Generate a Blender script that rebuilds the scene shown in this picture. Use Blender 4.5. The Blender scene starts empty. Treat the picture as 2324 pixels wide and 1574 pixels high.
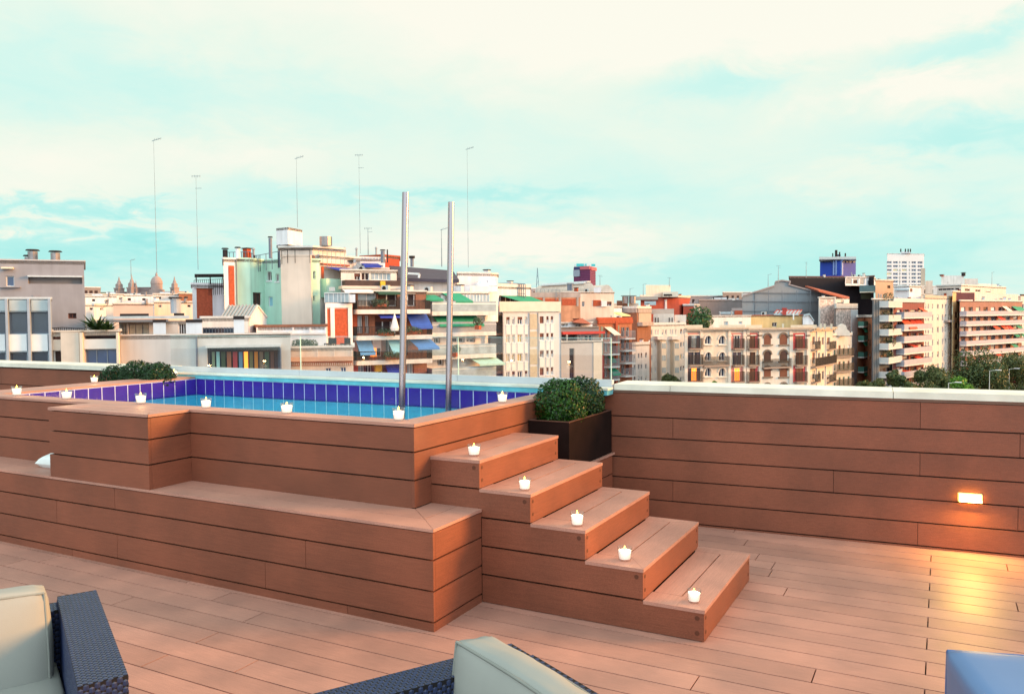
import bpy, math, random
from mathutils import Vector, Matrix, noise
random.seed(7)
R_ = math.radians
scn = bpy.context.scene
COL = scn.collection

# ------------------------------------------------------------------ camera
F_ = 1835.18; YAW, PIT, ROL = -.4894, -.0381, -.0083
CAM = Vector((2.6068, -3.7175, 1.6045))
FW = Vector((math.sin(YAW)*math.cos(PIT), math.cos(YAW)*math.cos(PIT), math.sin(PIT)))
_r = FW.cross(Vector((0, 0, 1))).normalized(); _u = _r.cross(FW)
RT = _r*math.cos(ROL)+_u*math.sin(ROL); UP = -_r*math.sin(ROL)+_u*math.cos(ROL)
cd = bpy.data.cameras.new("camera"); cam = bpy.data.objects.new("camera", cd); COL.objects.link(cam)
m = Matrix((RT, UP, -FW)).transposed().to_4x4(); m.translation = CAM
cam.matrix_world = m
cd.sensor_width = 36; cd.lens = 36*F_/2324; cd.clip_start = .05; cd.clip_end = 20000
scn.camera = cam

def ray(px, py): return FW + RT*((px-1162)/F_) - UP*((py-787)/F_)
CR = {'a': (0, 494.46, .26172), 'b': (412.06, 494.46, .2408), 'c': (700.5, 560.4, .19897), 'd': (1030.1, 560.4, .20946),
      'e': (1401, 560.4, .21986), 'f': (1813.1, 543.9, .23557), 'D': (0, 0, 1)}
CUR = 'D'
def use(c):
    global CUR; CUR = c
def T(x, y):
    o = CR[CUR]; return o[0]+x*o[2], o[1]+y*o[2]
def gp(x, D):
    px, _ = T(x, 0); d = ray(px, 717); return Vector((CAM.x+d.x*D, CAM.y+d.y*D))
def atz(px, py, z):
    d = ray(px, py); return CAM + d*((z-CAM.z)/d.z)

# ------------------------------------------------------------------ materials
def lin(c):
    return tuple(((v/255)/12.92 if v <= 10 else (((v/255)+.055)/1.055)**2.4) for v in c[:3])
MATS = {}
def mat(name, col, rough=.8, var=.12, scale=3., bump=0, bscale=60, metal=0, spec=.4, emit=None, es=0, stain=0):
    """col is an sRGB 0-255 albedo; a fine and a coarse noise vary it"""
    if name in MATS: return MATS[name]
    M = bpy.data.materials.new(name); M.use_nodes = True; nt = M.node_tree; N = nt.nodes; L = nt.links
    b = N['Principled BSDF']; c = lin(col)
    b.inputs['Roughness'].default_value = rough; b.inputs['Metallic'].default_value = metal
    b.inputs['Specular IOR Level'].default_value = spec
    tc = N.new('ShaderNodeTexCoord')
    if var > 0:
        n1 = N.new('ShaderNodeTexNoise'); n1.inputs['Scale'].default_value = scale; n1.inputs['Detail'].default_value = 6
        L.new(tc.outputs['Object'], n1.inputs['Vector'])
        r = N.new('ShaderNodeValToRGB'); r.color_ramp.elements[0].position = .3; r.color_ramp.elements[1].position = .7
        r.color_ramp.elements[0].color = (*[v*(1-var) for v in c], 1); r.color_ramp.elements[1].color = (*[min(1, v*(1+var*.7)) for v in c], 1)
        L.new(n1.outputs['Fac'], r.inputs['Fac']); out = r.outputs['Color']
        if stain:
            mp = N.new('ShaderNodeMapping'); mp.inputs['Scale'].default_value = (1.3, 1.3, .12); L.new(tc.outputs['Object'], mp.inputs['Vector'])
            n2 = N.new('ShaderNodeTexNoise'); n2.inputs['Scale'].default_value = 1.2; n2.inputs['Detail'].default_value = 5; L.new(mp.outputs['Vector'], n2.inputs['Vector'])
            r2 = N.new('ShaderNodeValToRGB'); r2.color_ramp.elements[0].position = .35; r2.color_ramp.elements[1].position = .6
            r2.color_ramp.elements[0].color = (1-stain, 1-stain*1.05, 1-stain*1.1, 1); r2.color_ramp.elements[1].color = (1, 1, 1, 1)
            L.new(n2.outputs['Fac'], r2.inputs['Fac'])
            mx = N.new('ShaderNodeMix'); mx.data_type = 'RGBA'; mx.blend_type = 'MULTIPLY'; mx.inputs[0].default_value = 1
            L.new(out, mx.inputs[6]); L.new(r2.outputs['Color'], mx.inputs[7]); out = mx.outputs[2]
        L.new(out, b.inputs['Base Color'])
    else:
        b.inputs['Base Color'].default_value = (*c, 1)
    if bump:
        n3 = N.new('ShaderNodeTexNoise'); n3.inputs['Scale'].default_value = bscale; n3.inputs['Detail'].default_value = 4
        L.new(tc.outputs['Object'], n3.inputs['Vector'])
        bp = N.new('ShaderNodeBump'); bp.inputs['Strength'].default_value = bump; bp.inputs['Distance'].default_value = .01
        L.new(n3.outputs['Fac'], bp.inputs['Height']); L.new(bp.outputs['Normal'], b.inputs['Normal'])
    if emit:
        b.inputs['Emission Color'].default_value = (*lin(emit), 1); b.inputs['Emission Strength'].default_value = es
    MATS[name] = M; return M

def wood_mat(name, base, axis, rough=.5):
    """composite decking: fine brushed streaks along one axis, per board tone, faint blotches"""
    M = bpy.data.materials.new(name); M.use_nodes = True; nt = M.node_tree; N = nt.nodes; L = nt.links; b = N['Principled BSDF']
    c = lin(base); tc = N.new('ShaderNodeTexCoord'); mp = N.new('ShaderNodeMapping')
    s = [260, 260, 260]; s[axis] = 9; mp.inputs['Scale'].default_value = s
    L.new(tc.outputs['Object'], mp.inputs['Vector'])
    n1 = N.new('ShaderNodeTexNoise'); n1.inputs['Scale'].default_value = 1; n1.inputs['Detail'].default_value = 3; L.new(mp.outputs['Vector'], n1.inputs['Vector'])
    n2 = N.new('ShaderNodeTexNoise'); n2.inputs['Scale'].default_value = 2.6; n2.inputs['Detail'].default_value = 6; L.new(tc.outputs['Object'], n2.inputs['Vector'])
    n4 = N.new('ShaderNodeTexNoise'); n4.inputs['Scale'].default_value = 320; n4.inputs['Detail'].default_value = 2; L.new(tc.outputs['Object'], n4.inputs['Vector'])
    def ramp(src, lo, hi, a, z):
        r = N.new('ShaderNodeValToRGB'); r.color_ramp.elements[0].position = lo; r.color_ramp.elements[1].position = hi
        r.color_ramp.elements[0].color = (*a, 1); r.color_ramp.elements[1].color = (*z, 1); L.new(src, r.inputs['Fac']); return r.outputs['Color']
    def mul(a, z):
        mx = N.new('ShaderNodeMix'); mx.data_type = 'RGBA'; mx.blend_type = 'MULTIPLY'; mx.inputs[0].default_value = 1
        L.new(a, mx.inputs[6]); L.new(z, mx.inputs[7]); return mx.outputs[2]
    o = ramp(n1.outputs['Fac'], .25, .75, [v*.86 for v in c], [v*1.12 for v in c])
    o = mul(o, ramp(n2.outputs['Fac'], .35, .68, (.80, .83, .86), (1.08, 1.06, 1.05)))
    o = mul(o, ramp(n4.outputs['Fac'], .3, .7, (.80, .80, .80), (1.16, 1.16, 1.16)))
    at = N.new('ShaderNodeVertexColor'); at.layer_name = 'tone'; o = mul(o, at.outputs['Color'])
    L.new(o, b.inputs['Base Color']); b.inputs['Specular IOR Level'].default_value = .35
    rr = N.new('ShaderNodeMapRange'); rr.inputs['To Min'].default_value = rough-.1; rr.inputs['To Max'].default_value = rough+.14
    L.new(n2.outputs['Fac'], rr.inputs['Value']); L.new(rr.outputs['Result'], b.inputs['Roughness'])
    bp = N.new('ShaderNodeBump'); bp.inputs['Strength'].default_value = .25; bp.inputs['Distance'].default_value = .002
    L.new(n1.outputs['Fac'], bp.inputs['Height']); L.new(bp.outputs['Normal'], b.inputs['Normal'])
    MATS[name] = M; return M

# ------------------------------------------------------------------ mesh builder
class MB:
    def __init__(s): s.v = []; s.f = []; s.mi = []; s.tone = []
    def face(s, pts, mi=0, tone=1.):
        n = len(s.v); s.v += [tuple(p) for p in pts]; s.f.append(tuple(range(n, n+len(pts)))); s.mi.append(mi); s.tone.append(tone)
    def hexa(s, p, mi=0, tone=1.):
        """p: 8 corners, bottom ring then top ring, counter-clockwise from above"""
        n = len(s.v); s.v += [tuple(q) for q in p]
        for f in ((3, 2, 1, 0), (4, 5, 6, 7), (0, 1, 5, 4), (1, 2, 6, 5), (2, 3, 7, 6), (3, 0, 4, 7)):
            s.f.append(tuple(n+i for i in f)); s.mi.append(mi); s.tone.append(tone)
    def box(s, x0, x1, y0, y1, z0, z1, mi=0, tone=1.):
        s.hexa([(x0, y0, z0), (x1, y0, z0), (x1, y1, z0), (x0, y1, z0), (x0, y0, z1), (x1, y0, z1), (x1, y1, z1), (x0, y1, z1)], mi, tone)
    def prism(s, poly, z0, z1, mi=0, tone=1.):
        n = len(s.v); k = len(poly)
        s.v += [(p[0], p[1], z0) for p in poly]+[(p[0], p[1], z1) for p in poly]
        s.f.append(tuple(range(n+k-1, n-1, -1))); s.f.append(tuple(range(n+k, n+2*k))); s.mi += [mi, mi]; s.tone += [tone]*2
        for i in range(k):
            j = (i+1) % k; s.f.append((n+i, n+j, n+k+j, n+k+i)); s.mi.append(mi); s.tone.append(tone)
    def bar(s, a, b, w, h=None, mi=0, tone=1.):
        a = Vector(a); b = Vector(b); h = h or w; d = (b-a).normalized()
        u = d.cross(Vector((0, 0, 1)))
        if u.length < 1e-4: u = Vector((1, 0, 0))
        u.normalize(); v = u.cross(d)
        q = [a+u*(-w/2)+v*(-h/2), a+u*(w/2)+v*(-h/2), b+u*(w/2)+v*(-h/2), b+u*(-w/2)+v*(-h/2)]
        s.hexa(q+[p+v*h for p in q], mi, tone)
    def tube(s, a, b, r0, r1=None, n=12, mi=0, caps=True):
        a = Vector(a); b = Vector(b); r1 = r0 if r1 is None else r1; d = (b-a).normalized()
        u = d.cross(Vector((0, 0, 1)))
        if u.length < 1e-4: u = Vector((1, 0, 0))
        u.normalize(); v = d.cross(u); k = len(s.v)
        for c, r in ((a, r0), (b, r1)):
            for i in range(n):
                t = 2*math.pi*i/n; s.v.append(tuple(c+u*(r*math.cos(t))+v*(r*math.sin(t))))
        for i in range(n):
            j = (i+1) % n; s.f.append((k+i, k+j, k+n+j, k+n+i)); s.mi.append(mi); s.tone.append(1.)
        if caps:
            s.f.append(tuple(k+n+i for i in range(n))); s.f.append(tuple(k+n-1-i for i in range(n))); s.mi += [mi]*2; s.tone += [1.]*2
    def lathe(s, prof, c=(0, 0, 0), n=24, mi=0):
        k = len(s.v)
        for r, z in prof:
            for i in range(n):
                t = 2*math.pi*i/n; s.v.append((c[0]+r*math.cos(t), c[1]+r*math.sin(t), c[2]+z))
        for a in range(len(prof)-1):
            for i in range(n):
                j = (i+1) % n; s.f.append((k+a*n+i, k+a*n+j, k+(a+1)*n+j, k+(a+1)*n+i)); s.mi.append(mi); s.tone.append(1.)
    def build(s, name, mats, parent=None, smooth=False, xf=None):
        me = bpy.data.meshes.new(name); off = Vector(parent_loc(parent))
        if xf: vs = [xf @ Vector(p) - off for p in s.v]
        else: vs = [Vector(p)-off for p in s.v]
        me.from_pydata(vs, [], s.f)
        if not isinstance(mats, (list, tuple)): mats = [mats]
        for q in mats: me.materials.append(q)
        me.polygons.foreach_set('material_index', s.mi)
        if any(t != 1. for t in s.tone):
            ca = me.color_attributes.new('tone', 'FLOAT_COLOR', 'CORNER'); d = []
            for p, t in zip(me.polygons, s.tone): d += [t, t, t, 1]*p.loop_total
            ca.data.foreach_set('color', d)
        elif any(q.name.startswith('composite') for q in mats):
            ca = me.color_attributes.new('tone', 'FLOAT_COLOR', 'CORNER'); ca.data.foreach_set('color', [1.]*(4*len(me.loops)))
        if smooth: me.polygons.foreach_set('use_smooth', [True]*len(me.polygons))
        me.update(); o = bpy.data.objects.new(name, me); COL.objects.link(o)
        if parent: o.parent = parent
        return o
def parent_loc(p):
    l = Vector((0, 0, 0))
    while p is not None: l += p.location; p = p.parent
    return l
def thing(name, label, cat, loc=(0, 0, 0), group=None):
    o = bpy.data.objects.new(name, None); COL.objects.link(o); o.empty_display_size = .1
    o.location = loc; return tag(o, label, cat, group)
def tag(o, label, cat, group=None, kind=None):
    o['label'] = label; o['category'] = cat
    if group: o['group'] = group
    if kind: o['kind'] = kind
    return o
def struct(o): o['kind'] = 'structure'; return o
def copy_tree(o, parent=None, loc=None, label=None):
    c = o.copy(); COL.objects.link(c); c.parent = parent
    for ch in list(o.children): copy_tree(ch, c)
    if loc is not None: c.location = loc
    if label: c['label'] = label
    return c

# ------------------------------------------------------------------ world
w = bpy.data.worlds.new("World"); scn.world = w; w.use_nodes = True
nt = w.node_tree; N = nt.nodes; L = nt.links
bg = N['Background']
SUN_AZ = Vector((.875, .484)).normalized(); SUN_EL = R_(14)
sky = N.new('ShaderNodeTexSky'); sky.sky_type = 'NISHITA'; sky.sun_disc = False
sky.sun_elevation = SUN_EL; sky.sun_rotation = math.atan2(SUN_AZ.x, SUN_AZ.y); sky.air_density = 1.2; sky.dust_density = 2
def M_(op, a, b=None, c=None, clamp=False):
    n = N.new('ShaderNodeMath'); n.operation = op; n.use_clamp = clamp
    for i, v in enumerate((a, b, c)):
        if v is None: continue
        if isinstance(v, (int, float)): n.inputs[i].default_value = v
        else: L.new(v, n.inputs[i])
    return n.outputs[0]
tc = N.new('ShaderNodeTexCoord'); sx = N.new('ShaderNodeSeparateXYZ'); L.new(tc.outputs['Generated'], sx.inputs[0])
az = M_('ARCTAN2', sx.outputs[0], sx.outputs[1]); el = M_('ARCSINE', sx.outputs[2])
azd = M_('MULTIPLY', az, 180/math.pi); eld = M_('MULTIPLY', el, 180/math.pi)
# cloud sheet coordinates
den = M_('ADD', M_('MAXIMUM', sx.outputs[2], 0), .22)
cx = M_('DIVIDE', sx.outputs[0], den); cy = M_('DIVIDE', sx.outputs[1], den)
cv = N.new('ShaderNodeCombineXYZ'); L.new(cx, cv.inputs[0]); L.new(cy, cv.inputs[1])
def nz(scale, detail, w_=0, rough=.55, dist=0.):
    n = N.new('ShaderNodeTexNoise'); n.noise_dimensions = '4D'; n.inputs['W'].default_value = w_
    n.inputs['Scale'].default_value = scale; n.inputs['Detail'].default_value = detail; n.inputs['Roughness'].default_value = rough
    n.inputs['Distortion'].default_value = dist
    L.new(cv.outputs[0], n.inputs['Vector']); return n.outputs['Fac']
big = nz(.55, 6, 3.1, .55, .3); fine = nz(2.2, 8, 9.4, .62, .4); wisp = nz(6., 6, 5.2, .6, .6)
azw = M_('ADD', azd, M_('MULTIPLY', M_('SUBTRACT', fine, .5), 14.)); elw = M_('ADD', eld, M_('MULTIPLY', M_('SUBTRACT', wisp, .5), 5.))
azw = M_('ADD', azw, M_('MULTIPLY', M_('SUBTRACT', wisp, .5), 8.))
def px2ae(px, py):
    d = ray(px, py).normalized(); return math.degrees(math.atan2(d.x, d.y)), math.degrees(math.asin(d.z))
# (photo x, y, half width, half height, weight): + is cream cloud, - is teal gap
BL = [(1262, 10, 900, 170, .6), (250, 400, 420, 90, .35), (1250, 560, 420, 55, .75), (560, 390, 200, 80, .3), (2200, 30, 500, 170, .45), (1900, 400, 160, 40, .3),
      (90, 200, 330, 130, -.4), (150, 470, 240, 20, -.75), (560, 430, 190, 45, -.55), (1000, 445, 300, 22, -.5), (170, 570, 360, 60, -.75), (2150, 110, 170, 45, -.85),
      (1640, 200, 190, 45, -.6), (2200, 300, 200, 40, -.55), (1500, 640, 900, 85, -.38), (1950, 560, 500, 90, -.35), (320, 290, 420, 60, .15), (180, 510, 220, 18, .5), (2050, 200, 220, 30, .3), (640, 250, 400, 70, -.15)]
acc = M_('ADD', .68, M_('MULTIPLY', M_('SUBTRACT', big, .5), .75))
acc = M_('ADD', acc, M_('MULTIPLY', M_('SUBTRACT', fine, .5), .5))
for (x, y, hw, hh, wt) in BL:
    a, e = px2ae(x, y); sa = hw/F_*57.3; se = hh/F_*57.3
    dx = M_('DIVIDE', M_('SUBTRACT', azw, a), sa); dy = M_('DIVIDE', M_('SUBTRACT', elw, e), se)
    q = M_('ADD', M_('MULTIPLY', dx, dx), M_('MULTIPLY', dy, dy))
    acc = M_('ADD', acc, M_('MULTIPLY', M_('EXPONENT', M_('MULTIPLY', q, -1.)), wt*.74))
cr = N.new('ShaderNodeValToRGB'); L.new(acc, cr.inputs['Fac']); E_ = cr.color_ramp.elements
E_[0].position = 0; E_[0].color = (*lin((160, 234, 230)), 1); E_[1].position = 1; E_[1].color = (*lin((252, 250, 236)), 1)
for p, c in ((.22, (184, 241, 235)), (.5, (210, 246, 237)), (.78, (236, 248, 234))):
    e = E_.new(p); e.color = (*lin(c), 1)
# a little of the clear sky shows through the cloud sheet
sk = N.new('ShaderNodeVectorMath'); sk.operation = 'SCALE'; sk.inputs['Scale'].default_value = .1; L.new(sky.outputs[0], sk.inputs[0])
mx = N.new('ShaderNodeMix'); mx.data_type = 'RGBA'; mx.inputs[0].default_value = .03; L.new(cr.outputs['Color'], mx.inputs[6]); L.new(sk.outputs[0], mx.inputs[7])
# the western sky, behind the camera, is the brighter half of the dusk sky
gd = N.new('ShaderNodeVectorMath'); gd.operation = 'DOT_PRODUCT'; L.new(tc.outputs['Generated'], gd.inputs[0])
gd.inputs[1].default_value = Vector((.47*.9, -.88*.9, .42)).normalized()
gw = M_('ADD', 1., M_('MULTIPLY', M_('POWER', M_('MAXIMUM', gd.outputs['Value'], 0), 1.6), 1.45))
gs_ = N.new('ShaderNodeVectorMath'); gs_.operation = 'SCALE'; L.new(mx.outputs[2], gs_.inputs[0]); L.new(gw, gs_.inputs['Scale'])
gt = N.new('ShaderNodeMix'); gt.data_type = 'RGBA'; gt.blend_type = 'MULTIPLY'; L.new(M_('MAXIMUM', gd.outputs['Value'], 0, clamp=False), gt.inputs[0]); L.new(gs_.outputs[0], gt.inputs[6]); gt.inputs[7].default_value = (.99, .97, 1.1, 1)
L.new(gt.outputs[2], bg.inputs['Color']); bg.inputs['Strength'].default_value = .73
w.cycles.sampling_method = 'AUTOMATIC'
sd = bpy.data.lights.new("sun", 'SUN'); sun = bpy.data.objects.new("sun", sd); COL.objects.link(sun)
sd.energy = 4.4; sd.angle = R_(20); sd.color = (1, .47, .12)
dv = Vector((SUN_AZ.x*math.cos(SUN_EL), SUN_AZ.y*math.cos(SUN_EL), math.sin(SUN_EL)))
sun.rotation_euler = dv.to_track_quat('Z', 'Y').to_euler(); sun.location = (10, -5, 20)
scn.view_settings.view_transform = 'Standard'; scn.view_settings.look = 'None'; scn.view_settings.gamma = 1; scn.view_settings.exposure = .5
# ================================================================== TERRACE
HB, HR, B = .528, 1.0055, .16
BX = .3364; BY = -.3257; S0, S1 = .164, 1.211
XS = {5: .3256, 4: .6443, 3: .964, 2: 1.2807, 1: 1.5926}
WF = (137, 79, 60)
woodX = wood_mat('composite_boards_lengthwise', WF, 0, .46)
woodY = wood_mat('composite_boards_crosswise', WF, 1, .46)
litTopM = wood_mat('composite_boards_lit_tops', (188, 136, 121), 0, .50)  # lighter copy of the cladding boards: sky light on top faces painted in
litTopY = wood_mat('composite_boards_lit_tops_crosswise', (188, 136, 121), 1, .40)
dark = mat('gap_backing', (28, 18, 16), .9, 0)
def tn(s=.07): return 1+random.uniform(-s, s)

# deck: one sheet of boards with open gaps over a dark slab
db = MB(); P0 = 2.104; PD = .1539; gap = .0075
joints = {}
def J(x, y):
    i = math.floor((P0-y)/PD); joints.setdefault(i, []).append(x)
for x, y in ((1.668, 1.64), (2.118, .09), (1.668, -.25), (2.982, 2.15), (2.982, 1.44), (-2.815, -.56), (-1.509, -.75), (-1.056, -.44), (-.65, -.6), (-.65, -.9), (-.65, -1.2), (-.218, -1.06)): J(x, y)
for k in range(-1, 14, 2): joints.setdefault(k, []).append(2.556)
XA, XB = -9., 11.
for i in range(-3, 42):
    y1 = P0-PD*i-gap/2; y0 = P0-PD*(i+1)+gap/2
    js = sorted(joints.get(i, []))
    if len(js) < 2:
        x = XA+((i*1.37) % 2.6)
        while x < XB:
            if all(abs(x-j) > 1.1 for j in js) and not (-.5 < x < 2.5 and y0 < 1.0) : js.append(x)
            x += 2.6
        js.sort()
    e = [XA]+js+[XB]
    for a, b in zip(e, e[1:]):
        db.box(a+.003, b-.003, y0, y1, -.024, 0, 0, tn(.1))
deck = db.build('terrace_deck', litTopM); struct(deck)
sb = MB(); sb.box(-9.2, 11.2, -5, 2.9, -.4, -.026); struct(sb.build('terrace_slab', mat('screed', (70, 56, 50), .95)))
sb = MB(); sb.box(-9.1, 11.1, -4.9, 2.62, -26, -.402)
hb = sb.build('hotel_building', mat('hotel_render', (190, 175, 155), .9)); tag(hb, 'hotel building body under the wooden pool terrace', 'building')

def clad(mb, a, b, zs, joints=(), th=.02, back=None, n=None):
    """boards between heights zs along the line a-b, outward normal n; joints = list of (row, u)"""
    a = Vector(a); b = Vector(b); d = (b-a); Ln = d.length; d.normalize()
    n = Vector(n) if n else Vector((d.y, -d.x))
    for r in range(len(zs)-1):
        cuts = [0]+sorted(u for (q, u) in joints if q == r and 0 < u < Ln)+[Ln]
        for u0, u1 in zip(cuts, cuts[1:]):
            u0 = u0+(.0015 if u0 > 0 else 0); u1 = u1-(.0015 if u1 < Ln else 0)
            z0 = zs[r]+(.0045 if r > 0 else 0); z1 = zs[r+1]-.0045
            p = [a+d*u0, a+d*u1, a+d*u1-n*th, a+d*u0-n*th]
            mb.hexa([(q.x, q.y, z0) for q in p]+[(q.x, q.y, z1) for q in p], 0, tn(.06))
def corner_box(mb, x0, x1, y0, y1, z0, z1, mi=1): mb.box(x0, x1, y0, y1, z0, z1, mi)

# ---- parapet walls
WA = .0708
def wallp(x): return 2.236+math.tan(WA)*x
cream = mat('coping_stone', (240, 234, 222), .45, .12, 6, stain=.22)
pw = thing('parapet_wall', 'long brown board clad parapet with white coping and a lit lamp, right of the steps', 'wall', (3.5, 2.45, 0))
mb = MB(); zs = [.0, .016, .175, .335, .495, .655, .815, 1.0]
n_ = Vector((math.sin(WA), -math.cos(WA)))
A_ = Vector((.12, wallp(.12))); Bv = Vector((8.1, wallp(8.1))); cs = math.cos(WA)
def uu(x): return (x-.12)/cs
jl = [(3, uu(1.935)), (4, uu(2.481)), (1, uu(2.472)), (2, uu(3.055)), (5, uu(3.06)), (6, uu(2.48)), (5, uu(.794)), (2, uu(.794)), (3, uu(3.9)), (4, uu(4.7)), (1, uu(4.3)), (6, uu(4.1)), (3, uu(5.6)), (5, uu(5.2))]
clad(mb, A_, Bv, zs, jl, n=n_)
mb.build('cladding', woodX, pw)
mb = MB(); q = [A_-n_*.022, Bv-n_*.022, Bv-n_*.3, A_-n_*.3]; mb.prism([(p.x, p.y) for p in q], -.02, 1.018); mb.build('core', dark, pw)
mb = MB(); q = [A_+n_*.012-Vector((.02, 0)), Bv+n_*.012, Bv-n_*.36, A_-n_*.36-Vector((.02, 0))]
x = 0; cuts = [.215, .66, 2.2, 3.65, 5.4, 7.2]
dd = (Bv-A_).normalized()
for c0, c1 in zip(cuts, cuts[1:]):
    p0 = A_+dd*(c0-.02*(c0 == 0)); p1 = A_+dd*(c1-.004)
    q = [p0+n_*.014, p1+n_*.014, p1-n_*.36, p0-n_*.36]
    mb.prism([(p.x, p.y) for p in q], 1.02, 1.066, 0)
mb.build('coping', cream, pw)
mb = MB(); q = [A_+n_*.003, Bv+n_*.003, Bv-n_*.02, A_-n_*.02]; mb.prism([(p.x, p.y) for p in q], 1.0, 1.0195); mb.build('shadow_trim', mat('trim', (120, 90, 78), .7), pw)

pl = thing('parapet_wall', 'brown parapet with white coping behind the dark round bushes at the far left', 'wall', (-6, 2.2, 0))
mb = MB(); clad(mb, (-9, 2.14), (-4.75, 2.14), [.0, .016, .175, .335, .495, .655, .815, 1.02], [(6, 1.3), (5, 2.6)]); mb.build('cladding', woodX, pl)
mb = MB(); mb.box(-9, -4.75, 2.162, 2.5, 0, 1.03); mb.build('core', dark, pl)
mb = MB(); mb.box(-9, -7.2, 2.12, 2.52, 1.033, 1.082); mb.box(-7.196, -4.9, 2.12, 2.52, 1.033, 1.082); mb.build('coping', cream, pl)

# ---- pool
pool = thing('swimming_pool', 'small raised plunge pool clad in brown boards with purple tile band', 'pool', (-2.1, 1, 0))
XL = -4.56; YB = 2.12; IX0, IX1, IY0 = -4.21, -.155, .15
mb = MB(); zz = [HB, HB+.158, HB+.318, HR-.02]
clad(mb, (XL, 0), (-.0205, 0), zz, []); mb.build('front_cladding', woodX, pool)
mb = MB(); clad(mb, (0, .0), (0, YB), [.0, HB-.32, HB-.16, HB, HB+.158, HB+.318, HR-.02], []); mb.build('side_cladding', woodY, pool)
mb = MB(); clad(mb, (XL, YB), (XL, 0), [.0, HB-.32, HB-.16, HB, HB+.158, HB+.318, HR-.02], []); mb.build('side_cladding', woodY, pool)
# rim boards, mitred
mb = MB(); r0, r1 = HR-.018, HR; o = .005; g = .0012
mb.prism([(XL-o, -o), (o, -o), (IX1-g, IY0), (IX0+g, IY0)], r0, r1, 0, 1.02)
mb.prism([(o+.0, -o+.002), (o, YB), (IX1, YB), (IX1, IY0+g)], r0, r1, 0, .99)
mb.prism([(XL-o, -o+.002), (IX0, IY0+g), (IX0, YB), (XL-o, YB)], r0, r1, 0, .97)
mb.build('rim', litTopM, pool)
# core ring behind the cladding
mb = MB(); c0 = HR-.019
mb.box(XL+.021, -.021, .021, IY0-.012, .0, c0); mb.box(XL+.021, IX0-.012, IY0-.011, YB, .0, c0); mb.box(IX1+.012, -.021, IY0-.011, YB, .0, c0)
mb.build('core', dark, pool)
# tiles
TP = .1334; WZ = .836
def tilemat(name, c, gr, rough):
    return (mat(name, c, rough, .1, 9, spec=.6), mat(name+'_grout', gr, .6, .08, 20))
tA, gA = tilemat('purple_tile', (64, 40, 148), (206, 206, 232), .16)
tB, gB = tilemat('aqua_tile', (120, 222, 240), (225, 255, 250), .35)
def tiles(name, x0, y0, dx, dy, n, zlist, mt):
    m1 = MB(); nx, ny = dy, -dx      # towards the water
    Lt = n*TP
    def bx(u0, u1, z0, z1, out, mi, t=1.):
        p = [(x0+dx*u0+nx*out, y0+dy*u0+ny*out), (x0+dx*u1+nx*out, y0+dy*u1+ny*out), (x0+dx*u1-nx*.01, y0+dy*u1-ny*.01), (x0+dx*u0-nx*.01, y0+dy*u0-ny*.01)]
        m1.hexa([(*q, z0) for q in p]+[(*q, z1) for q in p], mi, t)
    bx(0, Lt, zlist[0]-.002, zlist[-1]+.002, 0, 1)
    for z0, z1 in zip(zlist, zlist[1:]):
        for i in range(n): bx(i*TP+.0048, (i+1)*TP-.0048, z0+.003, z1-.003, .002, 0)
    return m1.build(name, mt, pool)
nB = 31; nS = 15
tiles('tile_band', IX0, YB, 1, 0, nB, [.82, .984], (tA, gA)); tiles('tile_band', IX0, YB-nS*TP, 0, 1, nS, [.82, .984], (tA, gA))
tiles('tile_band', IX1-.002, YB, 0, -1, nS, [.82, .984], (tA, gA)); tiles('tile_band', IX1, IY0, -1, 0, nB, [.82, .984], (tA, gA))
lowz = [.14, .48, .65, .82]
tiles('basin_wall', IX0, YB, 1, 0, nB, lowz, (tB, gB)); tiles('basin_wall', IX0, YB-nS*TP, 0, 1, nS, lowz, (tB, gB))
tiles('basin_wall', IX1-.002, YB, 0, -1, nS, lowz, (tB, gB)); tiles('basin_wall', IX1, IY0, -1, 0, nB, lowz, (tB, gB))
mb = MB(); mb.box(IX0-.01, IX1+.01, IY0-.01, YB+.01, .08, .14)
mb.build('basin_floor', mat('basin_floor_tile', (150, 236, 248), .5, .06, 8), pool)
# back ledge: aqua face with its reflection painted in, pale nosing, grey channel that carries the glass
mb = MB(); mb.box(-4.78, .33, YB-.012, YB+.12, .987, 1.024); mb.build('ledge', mat('ledge_reflection', (112, 190, 205), .2, .25, 5, spec=.6), pool)
mb = MB(); mb.box(-4.80, .34, YB-.02, YB+.10, 1.026, 1.044); mb.build('nosing', cream, pool)

wm = bpy.data.materials.new('pool_water'); wm.use_nodes = True; n2 = wm.node_tree; NN = n2.nodes; LL = n2.links
for q in list(NN):
    if q.type != 'OUTPUT_MATERIAL': NN.remove(q)
outn = NN['Material Output']; tr = NN.new('ShaderNodeBsdfTransparent'); tr.inputs['Color'].default_value = (.78, .98, 1, 1)
gl = NN.new('ShaderNodeBsdfGlossy'); gl.inputs['Roughness'].default_value = .05; gl.inputs['Color'].default_value = (.85, .95, 1, 1)
fr = NN.new('ShaderNodeFresnel'); fr.inputs['IOR'].default_value = 1.1; mxs = NN.new('ShaderNodeMixShader')
tcw = NN.new('ShaderNodeTexCoord'); nw = NN.new('ShaderNodeTexNoise'); nw.inputs['Scale'].default_value = 3; nw.inputs['Detail'].default_value = 3
bw = NN.new('ShaderNodeBump'); bw.inputs['Strength'].default_value = .12; bw.inputs['Distance'].default_value = .03
LL.new(tcw.outputs['Object'], nw.inputs['Vector']); LL.new(nw.outputs['Fac'], bw.inputs['Height'])
LL.new(bw.outputs['Normal'], gl.inputs['Normal']); LL.new(bw.outputs['Normal'], fr.inputs['Normal'])
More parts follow.
